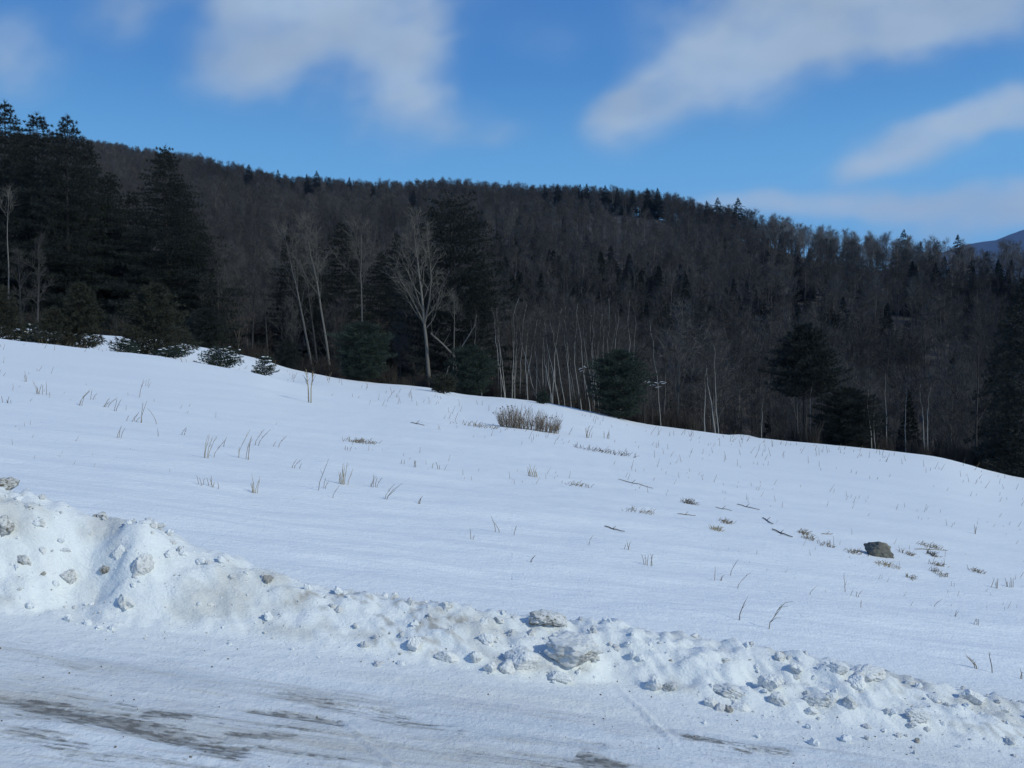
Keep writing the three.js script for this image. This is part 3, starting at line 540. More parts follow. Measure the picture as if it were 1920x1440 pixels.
// evergreens that stand out on the hill and its skyline
{
  const fir = [0, 1].map((k) => evergreen(510 + k, { h: 16, width: [7.8, 10.4][k], start: 0.05, whorl: 0.7, boughs: 7, tuft: 0.75, blades: 7, bladeW: 0.24, step: 0.55, shape: (t) => 1.05 * Math.pow(1 - t, 0.88), lift: 0.04, droop: 0.16, ragged: 0.5, taper: 0.7 }));
  const first = [];
  hillFirs.forEach(([px, d, top, k, label], n) => {
    const sky = d > 480, text = label || (sky ? 'small dark spruce crowded into a clump on the skyline' : 'dark spruce among the leafless trees partway up the slope'), group = label ? undefined : sky ? 'spruces clumped on the skyline' : 'spruces on the slope';
    let o = first[k];
    if (o) { o = copyOf(o, text); if (group) o.userData.group = group; else delete o.userData.group; }
    else o = first[k] = plant('spruce_tree', fir[k], M.pineBark, M.pineDark, text, 'spruce tree', group);
    const x = U(px) * d, y = ground(x, -d), k2 = (CAM_Y + d * (720 - top) / F - y) / 16;
    o.position.set(x, y, -d); o.rotation.y = n * 2.1; o.scale.set(Math.max(k2, 0.55), k2, Math.max(k2, 0.55));
  });
}
// bare trees at the forest edge
[
  // px at base, d, top row, lean, bow, r, model options, bark, label
  [806, 64, 436, -0.10, 0.02, 0.16, { start: 0.38, limbs: 17, reach: 0.30, twigs: 6, twigLen: 0.07, twigW: 0.028, fork: 0.42 }, 1, 'tall pale leafless tree with a forked spreading crown left of centre'],
  [622, 66, 432, -0.16, 0.02, 0.11, { start: 0.52, limbs: 10, reach: 0.22, twigW: 0.026 }, 1, 'tall pale leafless trunk leaning left with its crown over the dark pine'],
  [590, 67, 440, -0.22, 0.03, 0.10, { start: 0.5, limbs: 10, reach: 0.24, twigW: 0.026 }, 1, 'pale leafless tree leaning furthest left beside the sapling'],
  [680, 68, 440, 0, 0.0, 0.085, { start: 0.62, limbs: 8, reach: 0.22, twigW: 0.024 }, 1, 'straight slender pale trunk rising behind the wide rounded pine'],
  [600, 70, 470, -0.1, 0, 0.11, { start: 0.45, limbs: 10, reach: 0.24, twigW: 0.024 }, 0, 'thin grey leafless tree between the two leaning pale trunks'],
  [16, 62, 362, 0, 0, 0.065, { start: 0.75, limbs: 4, reach: 0.12, twigs: 2 }, 1, 'dead bare snag with a short side branch at the left edge'],
  [70, 60, 450, 0.02, 0, 0.07, { start: 0.2, limbs: 12, reach: 0.2, twigW: 0.02 }, 0, 'thin twiggy leafless tree in front of the left pines'],
  [40, 61, 470, -0.03, 0, 0.07, { start: 0.15, limbs: 12, reach: 0.2, twigW: 0.02 }, 0, 'thin brown leafless tree right of the dead snag'],
  [848, 66, 555, 0.04, 0.0, 0.07, { start: 0.7, limbs: 5, reach: 0.12 }, 1, 'thin upright pale stem right of the pale forked tree'],
  [470, 70, 470, 0.05, 0, 0.09, { start: 0.35, limbs: 11, reach: 0.26 }, 0, 'grey leafless tree at the right side of the lone wide pine'],
  [505, 69, 500, -0.05, 0, 0.08, { start: 0.35, limbs: 11, reach: 0.26 }, 0, 'grey leafless tree left of the ragged pine'],
  [1540, 70, 560, 0.02, 0, 0.08, { start: 0.4, limbs: 11, reach: 0.24 }, 0, 'slim grey leafless tree right of the deep bushy pine'],
  [1830, 68, 600, 0, 0, 0.1, { start: 0.2, limbs: 15, reach: 0.3, twigs: 6 }, 0, 'grey round-crowned leafless tree just left of the large right spruce'],
].forEach(([px, d, top, leanX, bow, r, opt, pale, label], n) => {
  const x = U(px) * d, h = CAM_Y + d * (720 - top) / F - ground(x, -d), geo = bareTree(600 + n, { h, r, leanX, bow, minR: 0.014, ...opt });
  const o = plant('bare_tree', geo, pale ? M.paleBark : M.greyBark, pale ? M.paleTwig : M.twig, label, 'tree'); o.position.set(x, ground(x, -d), -d);
});
{ // the leaning broken trunk, and its crossing neighbour, beside the forked tree
  const pt = (px, py, d) => V(U(px) * d, CAM_Y + (720 - py) / F * d, -d);
  for (const [a, b, mid, r, label] of [[[852, 668], [808, 625], 3, 0.075, 'broken pale trunk leaning against the pale forked tree'], [[840, 690], [892, 608], -3, 0.05, 'thin grey trunk leaning right, crossing the broken one']]) {
    const d = 63.5, p0 = pt(a[0], a[1], d), p1 = pt(b[0], b[1], d), foot = V(p0.x + (p0.x - p1.x) * 0.25, ground(p0.x, -d) - 0.3, -d - 0.5), bb = new Builder();
    bb.tube([foot, p0, p0.clone().lerp(p1, 0.5).add(V(0, 0.06 * mid / 3, 0.1)), p1], [r * 1.1, r, r * 0.85, r * 0.6], 6);
    const tw = new Builder(), rng = rngOf(mid + 50); for (let k = 0; k < 7; k++) tw.tube([p0.clone().lerp(p1, 0.4 + 0.09 * k), p0.clone().lerp(p1, 0.4 + 0.09 * k).add(V((rng() - 0.5) * 1.2, rng() * 0.9, (rng() - 0.5)))], [0.02, 0.006], 3);
    const o = thing('leaning_trunk', label, 'tree trunk'), at = V(p0.x, ground(p0.x, -d), -d); o.position.copy(at);
    mesh('trunk', bb.geometry().translate(-at.x, -at.y, -at.z), M.paleBark, o); mesh('branch', tw.geometry().translate(-at.x, -at.y, -at.z), M.paleBark, o);
  }
}
// the birch stand: [px foot, px tip, row of tip, d, label]
{
  const B = [
    [948, 925, 585, 62, 'curved white birch at the left end of the birch stand'], [940, 938, 600, 63, 'thin birch crossing the curved one at the left end of the stand'], [960, 972, 560, 63, 'tallest double-stemmed white birch in the left half of the stand'], [965, 962, 590, 62, 'thin birch just left of the tallest double-stemmed pair'], [975, 978, 570, 64, 'straight tall birch in the left half of the stand, fourth from its left end'], [990, 985, 610, 62], [985, 1000, 600, 64],
    [1037, 1008, 630, 60, 'long birch leaning left near the middle of the stand'], [1050, 1022, 605, 62], [1060, 1035, 600, 61], [1072, 1055, 600, 62], [1078, 1068, 575, 64], [1092, 1062, 590, 61], [1108, 1085, 570, 61, 'birch with the strongest white bark at the middle of the stand'], [1112, 1110, 575, 63], [1125, 1108, 590, 63], [1132, 1118, 600, 64], [1140, 1150, 560, 65, 'birch leaning right just left of the conical young pine'], [1180, 1152, 580, 64, 'birch leaning left behind the conical young pine'], [1185, 1182, 565, 65, 'thin upright birch directly behind the tip of the conical young pine'], [1195, 1196, 570, 66, 'rightmost tall birch of the stand, right of the conical young pine tip'], [905, 892, 590, 64, 'short birch leaning over the round bushy pine'], [1020, 1016, 640, 64, 'short thin stem left of the long left-leaning birch'], [1005, 1010, 620, 65], [1098, 1100, 600, 66], [1150, 1136, 610, 66],
    [1240, 1220, 605, 60, 'single bent birch standing apart to the right of the conical pine'], [1342, 1320, 676, 59, 'left birch of the close pair right of the single bent birch'], [1348, 1335, 645, 59, 'right birch of the close pair right of the single bent birch'], [1322, 1320, 690, 62, 'thin pale stem just left of the close birch pair'],
    [1635, 1630, 730, 63, 'left pale stem of the pair among the dark trees at right'], [1642, 1639, 738, 63, 'right pale stem of the pair among the dark trees at right'], [1663, 1662, 700, 64, 'lone thin pale stem between the two birch pairs at right'], [1735, 1727, 720, 63, 'left stem of the rightmost birch pair'], [1740, 1741, 725, 63, 'right stem of the rightmost birch pair'], [1522, 1520, 700, 65, 'thin pale trunk below the deep bushy pine at right'], [1428, 1426, 740, 64, 'thin pale trunk above the snow mound at the forest foot'], [1698, 1706, 700, 65, 'pale stem leaning slightly right left of the rightmost birch pair'],
  ];
  const more = rngOf(77); for (let k = 0; k < 20; k++) { const foot = 930 + 270 * more(); B.push([foot, foot - 38 + 56 * more(), 575 + 90 * more(), 62 + 5 * more()]); }
  B.forEach(([foot, tip, top, d, label], n) => {
    const x = U(foot) * d, h = CAM_Y + d * (720 - top) / F - ground(x, -d), lean = (U(tip) * d - x) / h, rng = rngOf(700 + n), geo = bareTree(720 + n, { h, r: 0.024 + 0.016 * rng(), leanX: lean, leanZ: (rng() - 0.5) * 0.1, bow: -0.02 + (rng() - 0.5) * 0.05, start: 0.55, limbs: 8, reach: 0.13, rise: 1.3, twigs: 3, twigLen: 0.07, twigW: 0.014, minR: 0.010, kink: 0.045 });
    const o = plant('birch_tree', geo, M.birch, M.twig, label || 'slender white birch crowded into the middle of the birch stand', 'birch tree', label ? undefined : 'birches of the stand behind the crest'); o.position.set(x, ground(x, -d), -d);
  });
}
{ // bent snowy boughs in the wood
  for (const [px, py, d, w, label] of [[1093, 692, 60, 0.8, 'snow-covered bent bough between the birches left of the conical pine'], [1232, 723, 60.5, 1.15, 'horizontal snow-laden branch across the single bent birch'], [1212, 715, 60.5, 0.4, 'short snowy twigs right of the conical young pine']]) {
    const o = thing('snowy_branch', label, 'branch'), rng = rngOf(px), b = new Builder(), s = new Builder(); o.position.set(U(px) * d, CAM_Y + (720 - py) / F * d, -d);
    const y0 = ground(o.position.x, -d) - o.position.y;
    b.tube([V(-w * 0.2, y0 - 0.2, -0.3), V(-w * 0.3, y0 * 0.4, -0.1), V(-w * 0.5, -0.1, 0)], [0.03, 0.025, 0.02], 4);
    for (let k = 0; k < 5; k++) { const t = k / 4; b.tube([V(-w * 0.5, -0.1, 0), V((t - 0.5) * w * 0.5, 0.05 * k - 0.12, (rng() - 0.5) * 0.3), V((0.1 + 0.4 * rng()) * w, (rng() - 0.3) * 0.5 * w, (rng() - 0.5) * 0.4)], [0.02, 0.014, 0.006], 4); }
    for (let q = 0; q < 5; q++) { const a = V((rng() - 0.6) * w * 0.9, (rng() - 0.5) * 0.4 * w, (rng() - 0.5) * 0.2); s.tube([a, a.clone().add(V((0.08 + 0.12 * rng()) * w, (rng() - 0.35) * 0.14 * w, 0)), a.clone().add(V((0.2 + 0.2 * rng()) * w, (rng() - 0.3) * 0.2 * w, 0))], [0.006, 0.016, 0.005], 5); }
    mesh('branch', b.geometry(), M.twig, o); tag(mesh('snow_patch', s.geometry(), M.snow, o), null, null, null, 'stuff');
  }
}

// ---------------------------------------------------------------- things on the field
{ // the brown shrub
  const o = thing('shrub', 'wide brown leafless shrub alone on the snow, seed heads on top', 'shrub'), rng = rngOf(21), b = new Builder(), heads = new Builder();
  const c = groundAt(992, 806), k = -c.z / F; o.position.copy(c);
  for (let n = 0; n < 400; n++) {
    const u = (rng() - 0.5), v = (rng() - 0.5), x = u * 108 * k, z = v * 34 * k, rim = (1 - Math.pow(Math.abs(u) * 2, 2.2)) * (0.6 + 0.7 * noise(u * 7, v * 2, 8)), y0 = ground(c.x + x, c.z + z) - c.y - 0.05, L = (16 + 42 * Math.pow(rng(), 1.3)) * k * (0.55 + 0.45 * rim) * (u < -0.1 ? 1 : 0.85), d = V(u * 0.55 + (rng() - 0.5) * 0.4, 1, (rng() - 0.5) * 0.5).normalize(), p = V(x, y0, z), tip = p.clone().addScaledVector(onCone(d, 0.12, rng), L);
    b.tube([p, p.clone().addScaledVector(d, L * 0.6), tip], [0.006, 0.005, 0.003], 3);
    for (let t = 0; t < 3; t++) b.blade(p.clone().addScaledVector(d, L * (0.35 + 0.55 * rng())), onCone(d, 0.5, rng), 12 * k, 0.010, rng);
    if (rng() < 0.1) heads.lump(tip, 0.022, 0.03, 0.022, rng);
  }
  mesh('stems', b.geometry(), M.shrub, o); tag(mesh('seed_heads', heads.geometry(), M.darkStem, o), null, null, null, 'stuff');
}
{ // sapling with a pair of pale stems
  const o = thing('sapling', 'thin double-stemmed pale sapling alone on the snow left of centre', 'sapling'), c = groundAt(581, 755), k = -c.z / F, b = new Builder(), t = new Builder(), rng = rngOf(23); o.position.copy(c);
  b.tube([V(-2 * k, -0.1, 0), V(-3 * k, 28 * k, 0), V(-6 * k, 62 * k, 0.1)], [0.022, 0.018, 0.008], 5); b.tube([V(3 * k, -0.1, 0.05), V(3 * k, 26 * k, 0.05), V(6 * k, 58 * k, 0)], [0.02, 0.016, 0.008], 5);
  for (let n = 0; n < 26; n++) { const s = rng() < 0.5 ? -1 : 1, y = (30 + 30 * rng()) * k, p = V(s * 4 * k, y, 0); t.tube([p, p.clone().add(V(s * rng() * 10 * k + (rng() - 0.5) * 6 * k, (6 + 8 * rng()) * k, (rng() - 0.5) * 8 * k))], [0.008, 0.003], 3); }
  mesh('stems', b.geometry(), M.straw, o); mesh('twigs', t.geometry(), M.brush, o);
}
function boulderGeometry(seed, detail, cuts, rough, ax = 1, ay = 1, az = 1) {
  const rng = rngOf(seed), g = new THREE.IcosahedronGeometry(1, detail), p = g.attributes.position, planes = Array.from({ length: cuts }, () => [V(rng() - 0.5, rng() - 0.4, rng() - 0.5).normalize(), 0.5 + 0.35 * rng()]), v = V();
  for (let k = 0; k < p.count; k++) {
    v.fromBufferAttribute(p, k);
    const n = v.clone(), e = V(n.x * ax, n.y * ay, n.z * az); let f = 1 + (fbm3(e.x * 1.3 + seed, e.y * 1.3, e.z * 1.3, 2, seed) - 0.5) * rough * 1.8;
    for (const [pn, pd] of planes) { const q = n.dot(pn) * f; if (q > pd) f *= lerp(1, pd / q, 0.96); }
    f *= 1.12 + (fbm3(e.x * 2.8 + seed, e.y * 2.8, e.z * 2.8, 2, seed + 3) - 0.5) * rough * 0.6 - Math.pow(1 - Math.abs(2 * fbm3(e.x * 2.2 + seed, e.y * 2.2, e.z * 2.2, 2, seed + 9) - 1), 6) * rough * 0.2 + (fbm3(e.x * 11 + seed, e.y * 11, e.z * 11, 2, seed + 5) - 0.5) * rough * 0.03;
    p.setXYZ(k, n.x * f, n.y * f, n.z * f);
  }
  g.computeVertexNormals();
  return g;
}
function weld(g) { // average the normals of vertices that coincide
  const p = g.attributes.position, n = g.attributes.normal, map = new Map();
  for (let k = 0; k < p.count; k++) { const key = `${p.getX(k).toFixed(4)},${p.getY(k).toFixed(4)},${p.getZ(k).toFixed(4)}`, a = map.get(key) || V(); a.add(V(n.getX(k), n.getY(k), n.getZ(k))); map.set(key, a); }
  for (let k = 0; k < p.count; k++) { const a = map.get(`${p.getX(k).toFixed(4)},${p.getY(k).toFixed(4)},${p.getZ(k).toFixed(4)}`); n.setXYZ(k, ...a.clone().normalize().toArray()); }
  return g;
}
function colored(g, fn) { const p = g.attributes.position, m = g.attributes.normal, c = new Float32Array(p.count * 3); for (let k = 0; k < p.count; k++) c.set(fn(p.getX(k), p.getY(k), p.getZ(k), m.getY(k)), k * 3); g.setAttribute('color', new THREE.BufferAttribute(c, 3)); return g; }
{
  const c = groundAt(1643, 1040), k = -c.z / F, g = boulderGeometry(5, 20, 9, 0.5);
  g.scale(31 * k, 22 * k, 22 * k); g.rotateZ(-0.42); weld(g);
  colored(g, (x, y, z) => { const n = fbm3(x * 30, y * 30, z * 30, 3, 9), w = fbm3(x * 9, y * 9, z * 9, 3, 19), m = sstep(0.5, 0.6, w); return [lerp(0.12, 0.20, m) * (0.6 + 0.8 * n), lerp(0.117, 0.19, m) * (0.6 + 0.8 * n), lerp(0.10, 0.15, m) * (0.6 + 0.8 * n)]; });
  const o = mesh('boulder', g, M.rock); o.position.copy(c).add(V(0, 9 * k, 0)); tag(o, 'lone brown boulder half buried in snow at the right of the field', 'boulder');
}
// dry weeds, grass tufts and dead sticks: one thing for each clump
function weed(px, py, stems, height, lean, spreadPx, mat, label, group, seed, opt = {}) {
  const rng = rngOf(800 + seed), c = groundAt(px, py), k = -c.z / F, o = thing(opt.name || 'dry_weed', label, opt.cat || 'weed', group); o.position.copy(c);
  for (let n = 0; n < stems; n++) {
    const b = new Builder(), x = (stems > 1 ? lerp(n / (stems - 1) - 0.5, rng() - 0.5, 0.65) : 0) * spreadPx * k + (rng() - 0.5) * 3 * k, z = (rng() - 0.5) * spreadPx * 0.5 * k, y0 = ground(c.x + x, c.z + z) - c.y, L = height * k * (stems > 1 ? 0.35 + 0.7 * Math.pow(rng(), 0.8) : 1), ln = lean + (rng() - 0.5) * 0.7, r = Math.max(0.003, k * 0.58) * (opt.thick || 1);
    const p = V(x, y0 - 0.04, z), q = [p]; for (let s = 1; s <= 4; s++) q.push(V(x + ln * L * Math.pow(s / 4, 1.4) + (rng() - 0.5) * L * 0.04, y0 + L * s / 4, z + (rng() - 0.5) * L * 0.08));
    b.tube(q, [r, r * 0.9, r * 0.8, r * 0.65, r * 0.35], 4);
    if (opt.fork) for (const [t, dx, len] of opt.fork) { const a = q[Math.round(t * 4)]; b.tube([a, a.clone().add(V(dx * len * L * 0.5, len * L * 0.7, 0.02)), a.clone().add(V(dx * len * L, len * L * 0.8, 0.03))], [r * 0.7, r * 0.55, r * 0.3], 4); }
    else for (let s = 0; s < 2; s++) if (rng() < 0.45) { const a = q[2 + s]; b.tube([a, a.clone().add(V((rng() - 0.3) * L * 0.25, L * 0.18, (rng() - 0.5) * 0.05))], [r * 0.5, r * 0.25], 3); }
    mesh('stem', b.geometry(), mat, o);
  }
  return o;
}
const WEEDS = [
  // px, py, stems, height px, lean, spread px, material, label (0: one of the look-alikes)
  [265, 793, 2, 40, 0.1, 12, 'stem', 'tall weed pair with a bent top, left of the sapling'], [294, 796, 1, 30, -0.3, 0, 'stem', 'single dry stem leaning left behind the weed clumps at left'], [225, 822, 3, 22, 0.5, 14, 'stem', 'short weeds bent hard right on the left slope'], [250, 790, 4, 22, 0.8, 34, 'stem', 'short weeds bent hard right between the bent-top pair and the dark twiggy stalk'], [296, 818, 1, 15, 0, 0, 'darkStem', 'single tiny dark stem between the hard-bent weeds and the straw-coloured clump'], [343, 815, 2, 16, 0.4, 8, 'darkStem', 'pair of tiny dark stems above and left of the straw-coloured clump'],
  [387, 859, 4, 48, 0.35, 10, 'straw', 'straw-coloured clump bending right, left of the tall upright stalks'], [400, 858, 1, 32, 0.6, 0, 'stem', 'single stem leaning right out of the foot of the straw-coloured clump'], [418, 838, 1, 18, 0.4, 0, 'darkStem', 'short dark stem between the straw-coloured clump and the tallest straw pair'], [447, 858, 2, 50, 0.1, 6, 'straw', 'pair of tallest upright straw stalks on the left half of the field'], [464, 862, 3, 44, 0.2, 12, 'stem', 'dry stalks just right of the tallest straw pair'], [480, 836, 2, 30, 0.6, 10, 'stem', 'pair of thin stems leaning right above the tallest straw pair'], [518, 838, 2, 25, 0.6, 14, 'stem', 'faint leaning stems right of and above the tallest straw pair'],
  [390, 914, 8, 20, 0.0, 46, 'stem', 'row of short dry stubble stalks nearest above the left bank'], [480, 925, 6, 36, 0.1, 18, 'straw', 'bunch of fine dry stalks right of the short stubble row'], [596, 920, 1, 60, 0.4, 0, 'darkStem', 'tall single dark stalk curving right, left of the dense straw clump'], [608, 917, 2, 26, 0.3, 6, 'stem', 'short thin stems between the tall dark curved stalk and the densest straw clump'], [643, 908, 9, 40, 0.05, 24, 'straw', 'densest upright straw clump in the middle of the left field'], [624, 936, 1, 24, 0.5, 0, 'stem', 'single leaning stem just below the densest straw clump'], [705, 914, 5, 24, 0.25, 24, 'stem', 'loose dry stalks right of the densest straw clump'], [724, 937, 3, 32, 0.7, 8, 'stem', 'leaning stalks low on the field right of the loose dry stalks'], [784, 946, 3, 16, 0.4, 10, 'stem', 'short bent stems lowest and rightmost of the left field weeds'], [775, 877, 3, 20, 0.1, 12, 'darkStem', 'small dark stalks by themselves right of the densest straw clump'], [752, 870, 2, 14, 0.1, 10, 'stem', 'very short stems left of the small dark stalks'], [817, 880, 3, 14, 0, 14, 'stem', 'very short stems right of the small dark stalks'], [553, 878, 3, 18, 0.7, 14, 'stem', 'short weeds bent right, left of the tall dark curved stalk'], [655, 845, 3, 14, 0.4, 40, 'stem', 'sparse stem tips just below the flattened line of dry grass'],
  [77, 739, 6, 24, 0, 24, 'stem', 'row of short upright stalks near the left edge'], [50, 717, 2, 24, 0, 4, 'stem', 'thin pair of stems above and left of the short stalk row at the left edge'], [14, 757, 5, 12, 0, 22, 'darkStem', 'low dark stubble touching the left edge of the picture'], [149, 762, 3, 30, 0.5, 10, 'stem', 'leaning weeds between the stalk row and the bent-top pair'], [172, 750, 2, 24, 0.5, 8, 'stem', 'thin leaning pair right of the leaning weeds high at left'], [198, 764, 4, 18, 0.7, 16, 'stem', 'short bent weeds just left of the dark twiggy stalk'], [213, 772, 2, 34, 0.15, 6, 'darkStem', 'dark twiggy stalk left of the bent-top pair'], [262, 745, 1, 34, 0.5, 0, 'stem', 'single long faint stalk leaning right, high on the left field'],
  [999, 895, 9, 22, 0, 18, 'straw', 'small tan grass tuft below the brown shrub'], [934, 999, 2, 36, -0.3, 8, 'stem', 'dry stem leaning left in the open middle of the field'], [886, 1013, 2, 22, 0.15, 5, 'stem', 'short dry pair left of the left-leaning stem in the open middle field'], [962, 1004, 1, 18, 0.4, 0, 'stem', 'single short stem right of the left-leaning stem in the open middle field'], [1104, 1022, 1, 18, 0.8, 0, 'stem', 'single stem bent right below the short thick dark stick'], [1174, 1031, 3, 24, 0.1, 14, 'stem', 'three tiny stems right of and below the short thick dark stick'], [997, 1055, 2, 16, 0.9, 6, 'darkStem', 'dark stems lying almost flat in the open snow nearest the middle of the bank'], [1218, 1062, 5, 24, 0, 24, 'stem', 'sparse upright stalks in the middle right of the field'], [1340, 1089, 1, 26, -0.1, 0, 'stem', 'stem leaning left, first of the row above the forked twig'], [1350, 1090, 2, 28, 0.4, 5, 'stem', 'leaning pair, second of the row above the forked twig'], [1370, 1080, 1, 32, 0.35, 0, 'darkStem', 'straight thin stem leaning right above the forked twig'], [1380, 1105, 1, 30, 0.9, 0, 'stem', 'faint stem bent far right below the straight thin leaning stem'], [1386, 1166, 1, 44, 0.5, 0, 'darkStem', 'dark single twig leaning right beside the forked twig', { thick: 1.3 }], [1518, 1116, 1, 16, 1.2, 0, 'stem', 'tiny bent stem alone midway between the forked twig and the single stalk below the boulder'],
  [1441, 1181, 1, 46, 0.6, 0, 'stem', 'large forked twig curling right above the bank', { thick: 1.25, fork: [[0.5, 0.9, 0.6], [0.75, 1.2, 0.5], [0.25, 1.3, 0.3]] }],
  [1586, 1111, 1, 36, 0.15, 0, 'stem', 'upright single stalk below the boulder'], [1603, 1120, 3, 18, 0.4, 16, 'stem', 'short stems just right of the single stalk below the boulder'], [1613, 1139, 1, 14, 0, 0, 'stem', 'tiny stem alone below the single stalk under the boulder'], [1752, 1138, 1, 14, 1.1, 0, 'stem', 'tiny bent stem alone in the snow below the ragged grass at right'], [1790, 1156, 2, 16, 0.3, 8, 'darkStem', 'small dark pair right of and below the tiny bent stem at right'], [1828, 1172, 3, 14, 0.2, 12, 'stem', 'small stems nearest above the three parallel left-leaning stalks'], [1834, 1257, 3, 26, -0.6, 14, 'stem', 'three parallel stalks leaning left near the right edge'], [1862, 1262, 1, 40, -0.25, 0, 'darkStem', 'tall straight stalk leaning left at the right edge above the bank', { thick: 1.2 }], [1830, 1002, 2, 24, 0, 4, 'stem', 'thin upright pair highest on the snow at the far right'], [1866, 1104, 4, 20, 0.1, 14, 'stem', 'small upright clump near the right edge, left of another like it'], [1893, 1100, 5, 18, 0.1, 16, 'stem', 'small upright clump closest to the right edge, level with another'], [1100, 820, 4, 26, 0.1, 8, 'stem', 'dry stalks just right of the brown shrub'], [1136, 822, 4, 18, 0.2, 16, 'stem', 'short stems right of the dry stalks beside the brown shrub'], [1915, 1275, 2, 22, 0, 5, 'stem', 'stem pair cut by the right edge just above the bank'],
];
WEEDS.forEach(([px, py, stems, height, lean, sp, mat, label, opt], n) => weed(px, py, stems, height, lean, sp, M[mat], label || 'few thin dry stems poking through the open snow', label ? undefined : 'small dry weeds on the field', n, opt));
// grass tufts with fine blades
[
  [1292, 944, 34, 26, 'darkStem', 'dark grass tuft with bent stalks in the right half of the field'], [1344, 994, 26, 24, 'straw', 'tan grass tuft flattened in the snow left of the fallen sticks'], [1360, 980, 24, 30, 'stem', 'grey matted grass behind the flattened tan tuft'], [1506, 1002, 26, 20, 'stem', 'brown grass tuft right of the fallen sticks'], [1518, 1012, 18, 34, 'stem', 'low ragged grass below the brown tuft'], [1747, 1042, 30, 18, 'darkStem', 'dark compact tuft right of the boulder'], [1742, 1026, 26, 44, 'stem', 'wide matted stalks above the dark tuft right of the boulder'], [1600, 1036, 26, 40, 'stem', 'thin grass against the left side of the boulder'], [1662, 1060, 30, 40, 'straw', 'tan grass in front of the boulder'], [1700, 1040, 20, 36, 'stem', 'sparse grass between the boulder and the dark tuft'], [1755, 1060, 20, 24, 'stem', 'low grass below the dark compact tuft'], [1760, 1078, 22, 26, 'stem', 'ragged low grass, second below the dark compact tuft'], [1708, 1086, 16, 22, 'stem', 'small grass bit below the sparse grass right of the boulder'], [1550, 1024, 20, 30, 'stem', 'scattered grass midway between the fallen sticks and the boulder'], [1830, 1072, 18, 26, 'stem', 'low grass at the far right of the grass patches'],
  [1200, 962, 22, 70, 'stem', 'thin line of grass tips left of the flattened tan tuft'], [1085, 912, 18, 60, 'stem', 'row of short grass tips in the middle of the field'], [1135, 850, 40, 120, 'darkStem', 'long dark line of matted stalks high on the right field'], [675, 830, 40, 70, 'stem', 'flattened line of dry grass left of centre'], [900, 800, 24, 110, 'stem', 'scattered bits of grass left of the brown shrub'],
].forEach(([px, py, count, w, mat, label], n) => {
  const rng = rngOf(900 + n), c = groundAt(px, py), k = -c.z / F, o = thing('grass_tuft', label, 'grass tuft'), b = new Builder(); o.position.copy(c);
  for (let q = 0; q < count * 2; q++) { const x = (rng() + rng() - 1) * w * 0.55 * k, z = (rng() - 0.5) * Math.min(w, 26) * k * 1.5, p = V(x, ground(c.x + x, c.z + z) - c.y - 0.01, z), d = V((rng() - 0.35) * 1.6, 0.35 + rng() * 0.8, (rng() - 0.5)).normalize(), L = (5 + 9 * rng()) * k; b.tube([p, p.clone().addScaledVector(d, L * 0.6), p.clone().addScaledVector(d, L).add(V(0.3 * L * (rng() - 0.3), -0.15 * L, 0))], [k * 0.5, k * 0.4, k * 0.2], 3); }
  mesh('blades', b.geometry(), M[mat], o);
});
// dead sticks lying on the snow
[
  [1160, 899, 1224, 917, 2.0, 'stem', 'long thin dead stick lying across the snow in the middle right'], [1134, 988, 1171, 999, 3.2, 'darkStem', 'short thick dark stick lying below the row of grass tips'], [1382, 946, 1424, 958, 2.4, 'darkStem', 'thin stick lying furthest up among the fallen sticks'], [1448, 993, 1486, 1009, 3.6, 'darkStem', 'thickest of the fallen sticks left of the boulder'], [1430, 972, 1450, 984, 2.8, 'darkStem', 'short stick just above the thickest fallen stick'], [1270, 964, 1305, 968, 2, 'stem', 'faint stick half buried left of the fallen sticks'], [1342, 952, 1372, 960, 2, 'stem', 'thin curved stick right of the dark bent grass tuft'], [770, 793, 796, 799, 2.2, 'darkStem', 'short dark stick left of the brown shrub'], [1715, 1031, 1777, 1034, 2, 'stem', 'long stalk lying flat right of the boulder'], [1540, 1003, 1562, 1004, 2, 'stem', 'short stalk lying flat left of the boulder'],
].forEach(([a, b, c, d, w, mat, label], n) => {
  const p0 = groundAt(a, b), p1 = groundAt(c, d), k = -p0.z / F, bb = new Builder(), q = [], r = [];
  for (let s = 0; s <= 5; s++) { const t = s / 5, p = p0.clone().lerp(p1, t); p.y = ground(p.x, p.z) + k * w * 0.35 + (s % 2) * 0.006; q.push(p.sub(p0)); r.push(k * w * 0.36 * (1 - 0.6 * Math.abs(t - 0.35))); }
  bb.tube(q, r, 5); bb.tube([q[2], q[2].clone().add(V(6 * k, 6 * k, 2 * k))], [k * w * 0.3, k * 0.4], 3);
  const o = mesh('fallen_stick', bb.geometry(), M[mat]); o.position.copy(p0); tag(o, label, 'stick');
});
